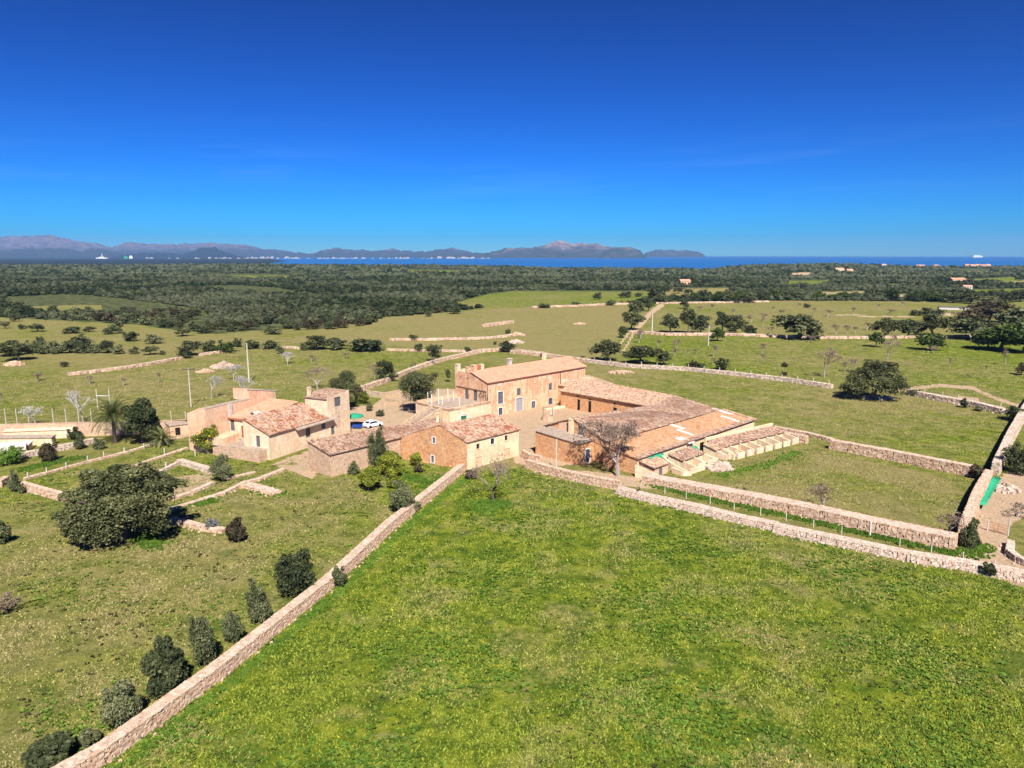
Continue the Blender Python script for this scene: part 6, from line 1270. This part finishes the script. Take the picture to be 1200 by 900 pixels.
# tall windowless block
mb = MB(); wall_panel(mb, (-1.8, 19.6), (-1.8, 14.4), [(0, 7.4), (3.8, 8.9), (5.2, 8.65)]); wall_panel(mb, (-1.8, 14.4), (16.5, 14.4), 8.65); wall_panel(mb, (16.5, 14.4), (16.5, 19.6), 8.6); wall_panel(mb, (16.5, 19.6), (-1.8, 19.6), 7.4); mb.build('blank_wall', M['plpeach'], fh)
mb = MB(); mb.add([(-1.8, 19.6, 7.38), (-1.8, 15.8, 8.8), (16.5, 15.8, 8.8), (16.5, 19.6, 7.38), (-1.8, 14.4, 8.6), (16.5, 14.4, 8.6)], [(0, 1, 2, 3), (1, 4, 5, 2)]); mb.build('block_roof', M['slab'], fh)
mb = MB(); mb.box(-1.5, 9.3, 14.38, 14.6, 8.64, 8.76); mb.build('coping', M['slab'], fh)
mb = MB(); mb.prism([(9.3, 14.45), (16.45, 14.45), (16.45, 19), (9.3, 19)], 8.4, lambda p: 10.7 if p[0] < 12 else 9.2); mb.build('roof_box', M['plpeach'], fh); mb = MB(); mb.prism([(9.1, 14.35), (16.6, 14.35), (16.6, 14.75), (9.1, 14.75)], lambda p: 10.71 if p[0] < 12 else 9.21, lambda p: 10.85 if p[0] < 12 else 9.35); mb.build('box_coping', M['concrete'], fh)
mb = MB(); mb.box(3.7, 4.5, 14.1, 14.39, 5.6, 8.7); mb.build('buttress', M['concrete'], fh)
# stone plinth terrace in front of the left side
mb = MB(); wall_panel(mb, (-2.2, 12.6), (-2.2, .6), [(0, 1.6), (4, 2.3), (12, 2.2)]); wall_panel(mb, (-2.2, .6), (-.02, .6), 2.2); mb.build('stone_plinth', M['rubpk'], fh)
mb = MB(); mb.add([(-2.2, 14.3, 1.9), (-2.2, .6, 2.15), (-.02, .6, 2.15), (-.02, 6.5, 2.1), (hx, 6.5, 2.1), (hx, 14.3, 1.9)], [(0, 1, 2, 3, 4, 5)]); mb.build('terrace_floor', M['slab'], fh)
mb = MB(); mb.add([(-1.4, 13.6, 3.2), (-1.4, 10.6, 3.2), (2.6, 10.6, 3.5), (2.6, 13.6, 3.5), (-1.4, 13.6, 1.9), (-1.4, 10.6, 1.9), (2.6, 10.6, 1.9), (2.6, 13.6, 1.9)], [(0, 1, 2, 3), (0, 4, 5, 1), (1, 5, 6, 2), (3, 7, 4, 0)]); mb.build('low_shed', M['plpeach'], fh)
mb = MB(); mb.tube((3.2, 7.4, 7.35), (4.9, 7.4, 7.35), .5, .5, 12); mb.build('water_tank', M['concrete'], fh)
# ================================================================ left edge: retaining wall, tanks, sheds
tw1 = rootat('retaining_wall', 'tall pink stone retaining wall at the far left behind the water tank', (0, 0), 0, 'wall')
a0, a1, a2 = G(-120, 517), G(112, 511), G(218, 507)
mb = MB(); wall_panel(mb, a0, a1, [(0, 3.0), (math.dist(a0, a1), 2.9)]); wall_panel(mb, a1, a2, [(0, 2.9), (math.dist(a1, a2), 2.6)]); mb.build('wall_face', M['rubpk'], tw1)
mb = MB()
for (c0, c1, z_) in ((a0, a1, 2.95), (a1, a2, 2.75)):
    d = Vector((c1[0] - c0[0], c1[1] - c0[1])).normalized(); nn_ = Vector((-d.y, d.x)) * .9; mb.add([(c0[0], c0[1], z_), (c1[0], c1[1], z_), (c1[0] + nn_.x, c1[1] + nn_.y, z_ - .02), (c0[0] + nn_.x, c0[1] + nn_.y, z_ - .02), (c1[0] + nn_.x, c1[1] + nn_.y, -.2), (c0[0] + nn_.x, c0[1] + nn_.y, -.2)], [(0, 1, 2, 3), (3, 2, 4, 5)])
mb.build('wall_top', M['rubpk'], tw1)
def boxbld(label, name, pxl, pxr, pyb, depth, h, mat, roofmat=None, ang=0.0, ops=(), roof=None, over=.15):
    l, r_ = G(*pxl), G(*pxr); a = math.atan2(r_[1] - l[1], r_[0] - l[0]); W0 = math.dist(l, r_); e = rootat(name, label, l, a); mb = MB()
    wall_panel(mb, (0, 0), (W0, 0), h, ops); wall_panel(mb, (0, depth), (0, 0), h); wall_panel(mb, (W0, 0), (W0, depth), h); wall_panel(mb, (W0, depth), (0, depth), h); mb.build('wall', M[mat], e)
    mb = MB(); z = h; mb.add([(-over, -over, z), (W0 + over, -over, z), (W0 + over, depth + over, z + .15), (-over, depth + over, z + .15), (-over, -over, z - .14), (W0 + over, -over, z - .14), (W0 + over, depth + over, z - .02), (-over, depth + over, z - .02)], [(0, 1, 2, 3), (7, 6, 5, 4), (0, 4, 5, 1), (1, 5, 6, 2), (2, 6, 7, 3), (3, 7, 4, 0)]); mb.build('roof', M[roofmat or mat], e)
    for o_ in ops: fitting(e, (0, 0), (W0, 0), o_, 'dark', None, 'opening', bars=False)
    return e
boxbld('long cream water tank against the tall left retaining wall, upper one', 'water_tank', (5, 516), (86, 513), 0, 1.2, 1.9, 'plcream')
boxbld('lower cream water tank with a grey rim at the left edge', 'water_tank', (-60, 524.5), (61, 522.5), 0, 1.6, 1.8, 'plyel', 'slab')
boxbld('small low shed with a pale roof and two dark openings at the left edge', 'shed', (-20, 541), (30, 535), 0, 5, 1.5, 'plpeach', 'paneltop', ops=[(4.4, 5.2, .2, 1.1), (6.0, 6.9, .2, 1.1)])
boxbld('narrow pale shed roof behind the small low shed at the left edge', 'shed', (-30, 532), (34, 528), 0, 2.2, 1.3, 'plcream', 'paneltop')
boxbld('small grey roofed shed between the young palm and the peach farmhouse', 'shed', (200, 512), (221, 509), 0, 4, 2.4, 'plpeach', 'slab', ops=[(1.0, 2.0, .1, 1.8)])
X, Y = G(61, 522); post(X, Y, 1.9, .5, 'gate_pier', 'grey capped pier at the end of the lower water tank', 'pier')
# ================================================================ yard things
X, Y = G(415, 499); e = empty('parasol', 'green parasol over the seats behind the tower', 'parasol', (X, Y, 0)); mb = MB(); mb.tube((0, 0, 0), (0, 0, 2.5), .04, .04, 8); mb.build('pole', M['wood'], e)
mb = MB(); n = 8; cv = [(0, 0, 3.0)] + [(math.cos(2 * math.pi * i / n) * 2.3, math.sin(2 * math.pi * i / n) * 2.3, 2.3) for i in range(n)] + [(math.cos(2 * math.pi * i / n) * 2.3, math.sin(2 * math.pi * i / n) * 2.3, 2.12) for i in range(n)]
mb.add(cv, [(0, i + 1, (i + 1) % n + 1) for i in range(n)] + [(i + 1, n + i + 1, n + (i + 1) % n + 1, (i + 1) % n + 1) for i in range(n)]); mb.build('canopy', M['net'], e)
X, Y = G(419, 502); e = empty('garden_table', 'garden table with a blue cloth under the green parasol', 'table', (X, Y, 0)); mb = MB(); mb.box(-1.1, 1.1, -.6, .6, .72, .76); mb.box(-1.12, 1.12, -.62, -.6, .3, .76); mb.box(-1.12, 1.12, .6, .62, .3, .76); mb.box(-1.12, -1.1, -.6, .6, .3, .76); mb.build('tablecloth', M['cloth'], e)
for sx_ in (-.9, .9):
    for sy_ in (-.45, .45): mb = MB(); mb.box(sx_ - .04, sx_ + .04, sy_ - .04, sy_ + .04, 0, .72); mb.build('leg', M['wood'], e)
def car(px, py, rz, label):
    X, Y = G(px, py); e = empty('parked_car', label, 'car', (X, Y, 0), rz); import bmesh
    pr = [(-2.1, .35), (-2.15, .75), (-1.9, .95), (-1.75, 1.0), (-1.2, 1.42), (.35, 1.46), (1.05, 1.0), (1.95, .85), (2.1, .6), (2.1, .32)]
    mb = MB(); n = len(pr); vs = [(x, -.85 + (.12 if z > 1.1 else 0), z) for x, z in pr] + [(x, .85 - (.12 if z > 1.1 else 0), z) for x, z in pr]; mb.add(vs, [tuple(range(n))[::-1], tuple(range(n, 2 * n))] + [(i, (i + 1) % n, n + (i + 1) % n, n + i) for i in range(n)]); mb.f = [f[::-1] if len(f) == 4 else f for f in mb.f]
    o = mb.build('body', M['car'], e); o.modifiers.new('b', 'BEVEL').width = .06
    for pts in ([(-1.68, 1.05), (-1.22, 1.38)], [(.42, 1.42), (.98, 1.04)]):
        mb = MB(); (xa, za), (xb, zb) = pts; d = .03 if xa < 0 else .03; mb.add([(xa - (.03 if xa < 0 else -.03), -.66, za + .02), (xb - (.03 if xa < 0 else -.03), -.66, zb + .02), (xb - (.03 if xa < 0 else -.03), .66, zb + .02), (xa - (.03 if xa < 0 else -.03), .66, za + .02)], [(0, 1, 2, 3)]); mb.build('windscreen', M['glass'], e)
    for s in (-1, 1):
        mb = MB(); mb.add([(-1.55, s * .862, 1.02), (.9, s * .862, 1.02), (.3, s * .765, 1.4), (-1.15, s * .765, 1.4)], [(0, 1, 2, 3)]); mb.build('side_window', M['glass'], e)
        for x in (-1.3, 1.3): mb = MB(); mb.tube((x, s * .70, .32), (x, s * .88, .32), .32, .32, 16); mb.build('wheel', M['dark'], e)
    return e
car(437, 500, R(48), 'white car parked behind the low barn roof, right of the parasol')
X, Y = G(642, 492); e = empty('well', 'stone well head with an iron arch in the courtyard', 'well', (X, Y, 0)); mb = MB()
for i in range(14): a = 6.283 * i / 14; mb.box(-.36, .36, -.16, .16, 0, 1.0, 0, random.random(), Matrix.Translation((math.cos(a) * 1.2, math.sin(a) * 1.2, 0)) @ Matrix.Rotation(a + 1.57, 4, 'Z'))
mb.build('curb', M['dry'], e); mb = MB(); mb.tube((-1.1, 0, .9), (-1.1, 0, 3.0), .06, .06, 6); mb.tube((1.1, 0, .9), (1.1, 0, 3.0), .06, .06, 6); mb.tube((-1.1, 0, 3.0), (1.1, 0, 3.0), .06, .06, 6); mb.build('arch', M['metal'], e)
drywall([ab(17, 5.5), ab(12, 9.5), ab(8.5, 12)], .5, .9, 1.0, .4, 'low stone kerb across the courtyard near the well', 'drygrey', cat='kerb', name='stone_kerb')
lowwall([ab(26, 6.3), ab(16, 4.0)], .7, .5, .35, 'low pale wall leading from the stables into the courtyard', 'plcream', 'courtyard_wall')
lowwall([G(452, 470), G(470, 474), G(497, 466)], 1.0, 1.0, .4, 'low pale yard wall below the round evergreen tree', 'rubtan', 'yard_wall')
lowwall([G(425, 463), G(450, 467), G(470, 463)], 1.6, 1.6, .5, 'stone yard wall behind the yellow green bush', 'rubtan', 'yard_wall')
lowwall([G(418, 482), G(450, 476), G(480, 470)], .6, .6, .3, 'low kerb wall across the yard right of the tower', 'rubtan', 'yard_wall')
# gate over the drive
gl_, gr_ = G(1157, 622), G(1181, 628); e = empty('farm_gate', 'rusty tubular farm gate across the drive', 'gate', (*gl_, 0), math.atan2(gr_[1] - gl_[1], gr_[0] - gl_[0])); gw_ = math.dist(gl_, gr_); mb = MB()
for z in (.3, .65, 1.0, 1.35): mb.tube((0, 0, z), (gw_, 0, z), .035, .035, 5)
for x in (0, gw_ * .5, gw_): mb.tube((x, 0, .3), (x, 0, 1.35), .04, .04, 5)
mb.build('gate_frame', M['brick'], e); mb = MB(); mb.tube((0, 0, -.2), (0, 0, 1.6), .09, .09, 8); mb.build('gate_post', M['concrete'], e); mb = MB(); mb.tube((gw_, 0, -.2), (gw_, 0, 2.6), .09, .09, 8); mb.build('gate_post', M['concrete'], e)
drywall(wl([(1184, 640), (1182, 650), (1192, 658), (1205, 664)]), .8, .7, .9, .36, 'curved low wall right of the farm gate', 'drygrey', tumble=.5)
# ---------------------------------------------------------------- far buildings
def farhouse(px, py, w_, h, d, mat, label, group=None, roofm='tnew', Y=None):
    w_ *= .8; h *= .75
    X, Y_, Z = GT(px, py); e = empty('country_house', label, 'house', (X, Y_, Z + 1.5), random.uniform(-.3, .3), group); mb = MB(); mb.box(-w_ / 2, w_ / 2, -d / 2, d / 2, -3, h)
    mb.build('wall', M[mat], e); mb = MB(); mb.add([(-w_ / 2 - .4, -d / 2 - .4, h + .01), (w_ / 2 + .4, -d / 2 - .4, h + .01), (w_ / 2 + .4, d / 2 + .4, h + .01), (-w_ / 2 - .4, d / 2 + .4, h + .01), (-w_ / 2 - .4, 0, h + d * .22), (w_ / 2 + .4, 0, h + d * .22)], [(0, 1, 5, 4), (2, 3, 4, 5), (1, 2, 5), (3, 0, 4)]); mb.build('roof', M[roofm], e)
    for k in range(3): mb = MB(); x = (k - 1) * w_ * .3; mb.box(x - .7, x + .7, -d / 2 - .05, -d / 2 + .05, h * .35, h * .75); mb.build('window', M['dark'], e)
farhouse(802, 335.5, 15, 6.5, 10, 'plpeach', 'salmon coloured country house above the almond field')
farhouse(895 + 226, 332, 24, 5, 10, 'plpeach', 'low reddish country house among the woods at the right')
farhouse(1035, 312.5, 22, 7, 12, 'white', 'white villa on the wooded horizon, left one'); farhouse(1072, 312.5, 40, 6, 14, 'plpeach', 'long pale villa on the wooded horizon'); farhouse(1090, 312.8, 30, 6, 14, 'brick', 'reddish villa right of the long pale one')
for i, px in enumerate((1133, 1139, 1145, 1151, 1157)): farhouse(px, 313 + (i % 2) * .5, 22, 9, 14, 'plcream' if i % 2 else 'plpeach', 'pale villa of the small cluster on the wooded horizon', 'villas of the hilltop cluster')
farhouse(983, 318, 26, 6, 12, 'plcream', 'cream villa in the clearing below the dark hill, left one'); farhouse(995, 319, 18, 5, 10, 'plpeach', 'cream villa in the clearing below the dark hill, right one')
farhouse(1133, 340.5, 10, 4, 6, 'white', 'small white shed among the right woods')
X, Y, Z = GT(1120, 363); e = empty('long_shed', 'long low dark roofed shed in the right field', 'shed', (X, Y, Z), -.25); mb = MB(); mb.box(-11, 11, -2, 2, -.5, 1.8); mb.build('wall', M['concrete'], e); mb = MB(); mb.box(-11.3, 11.3, -2.3, 2.3, 1.81, 2.0); mb.build('roof', M['shutter'], e)
rt_ = random.Random(5); M['town'] = simple('far town wall', (.42, .40, .38), .9, .1, .2, .02)
def townbld(px, py, Y, w_, h, mat='town', label='tiny white building in the town along the far shore of the bay', grp='white town buildings along the far shore', name='town_building'):
    X, _, z = GY(px, py, Y); mb = MB(); mb.box(-w_ / 2, w_ / 2, -12, 12, 0, h); mb.box(-w_ * .3, w_ * .2, -8, 8, h, h * 1.25); o = mb.build(name, M[mat]); o.location = (X, Y, z); return tag(o, label, 'building', grp)
zones = [(172, 196, 304, 9), (196, 232, 304, 12), (244, 300, 303.6, 24), (300, 330, 303, 12), (334, 352, 303.2, 8), (356, 398, 303.6, 16), (400, 470, 303.8, 30), (470, 478, 304, 3), (494, 512, 304, 7), (514, 532, 303, 12), (536, 556, 303, 13), (560, 574, 304, 7)]
for a, b, py, n in zones:
    for _ in range(n):
        hh_ = rt_.choice((9, 12, 15, 18, 24)); townbld(rt_.uniform(a, b), py + rt_.uniform(-.5, .5), 11000 + rt_.uniform(-150, 150), rt_.uniform(20, 60), hh_)
X, _, z = GY(120, 304.6, 10500); e = empty('power_station', 'white industrial plant with a tall chimney at the far left shore', 'power station', (X, 10500, z)); mb = MB(); mb.box(-80, 80, -20, 20, 0, 32); mb.box(-40, 30, -15, 15, 32, 44); mb.build('hall', M['white'], e); mb = MB(); mb.tube((0, 0, 30), (0, 0, 92), 6, 4, 10); mb.build('chimney', M['white'], e)
townbld(148, 304.6, 10500, 60, 46, 'net', 'turquoise and white industrial block right of the power station', None, 'factory'); townbld(154, 304.6, 10480, 45, 50, 'white', 'white industrial block attached to the turquoise one', None, 'factory')
X, _, z = GY(1145, 301.2, 15000); e = empty('ferry', 'white ferry on the sea horizon at the right', 'ship', (X, 15000, -25), .05); mb = MB()
mb.add([(-95, -12, 0), (80, -12, 0), (118, 0, 0), (80, 12, 0), (-95, 12, 0), (-97, -14, 24), (88, -14, 24), (130, 0, 26), (88, 14, 24), (-97, 14, 24)], [(0, 1, 6, 5), (1, 2, 7, 6), (2, 3, 8, 7), (3, 4, 9, 8), (4, 0, 5, 9), (5, 6, 7, 8, 9)]); mb.build('hull', M['white'], e)
mb = MB(); mb.box(-85, 85, -13, 13, 24, 34); mb.box(-75, 70, -11, 11, 34, 42); mb.build('superstructure', M['white'], e); mb = MB(); mb.box(-50, -32, -5, 5, 42, 54); mb.build('funnel', M['white'], e)
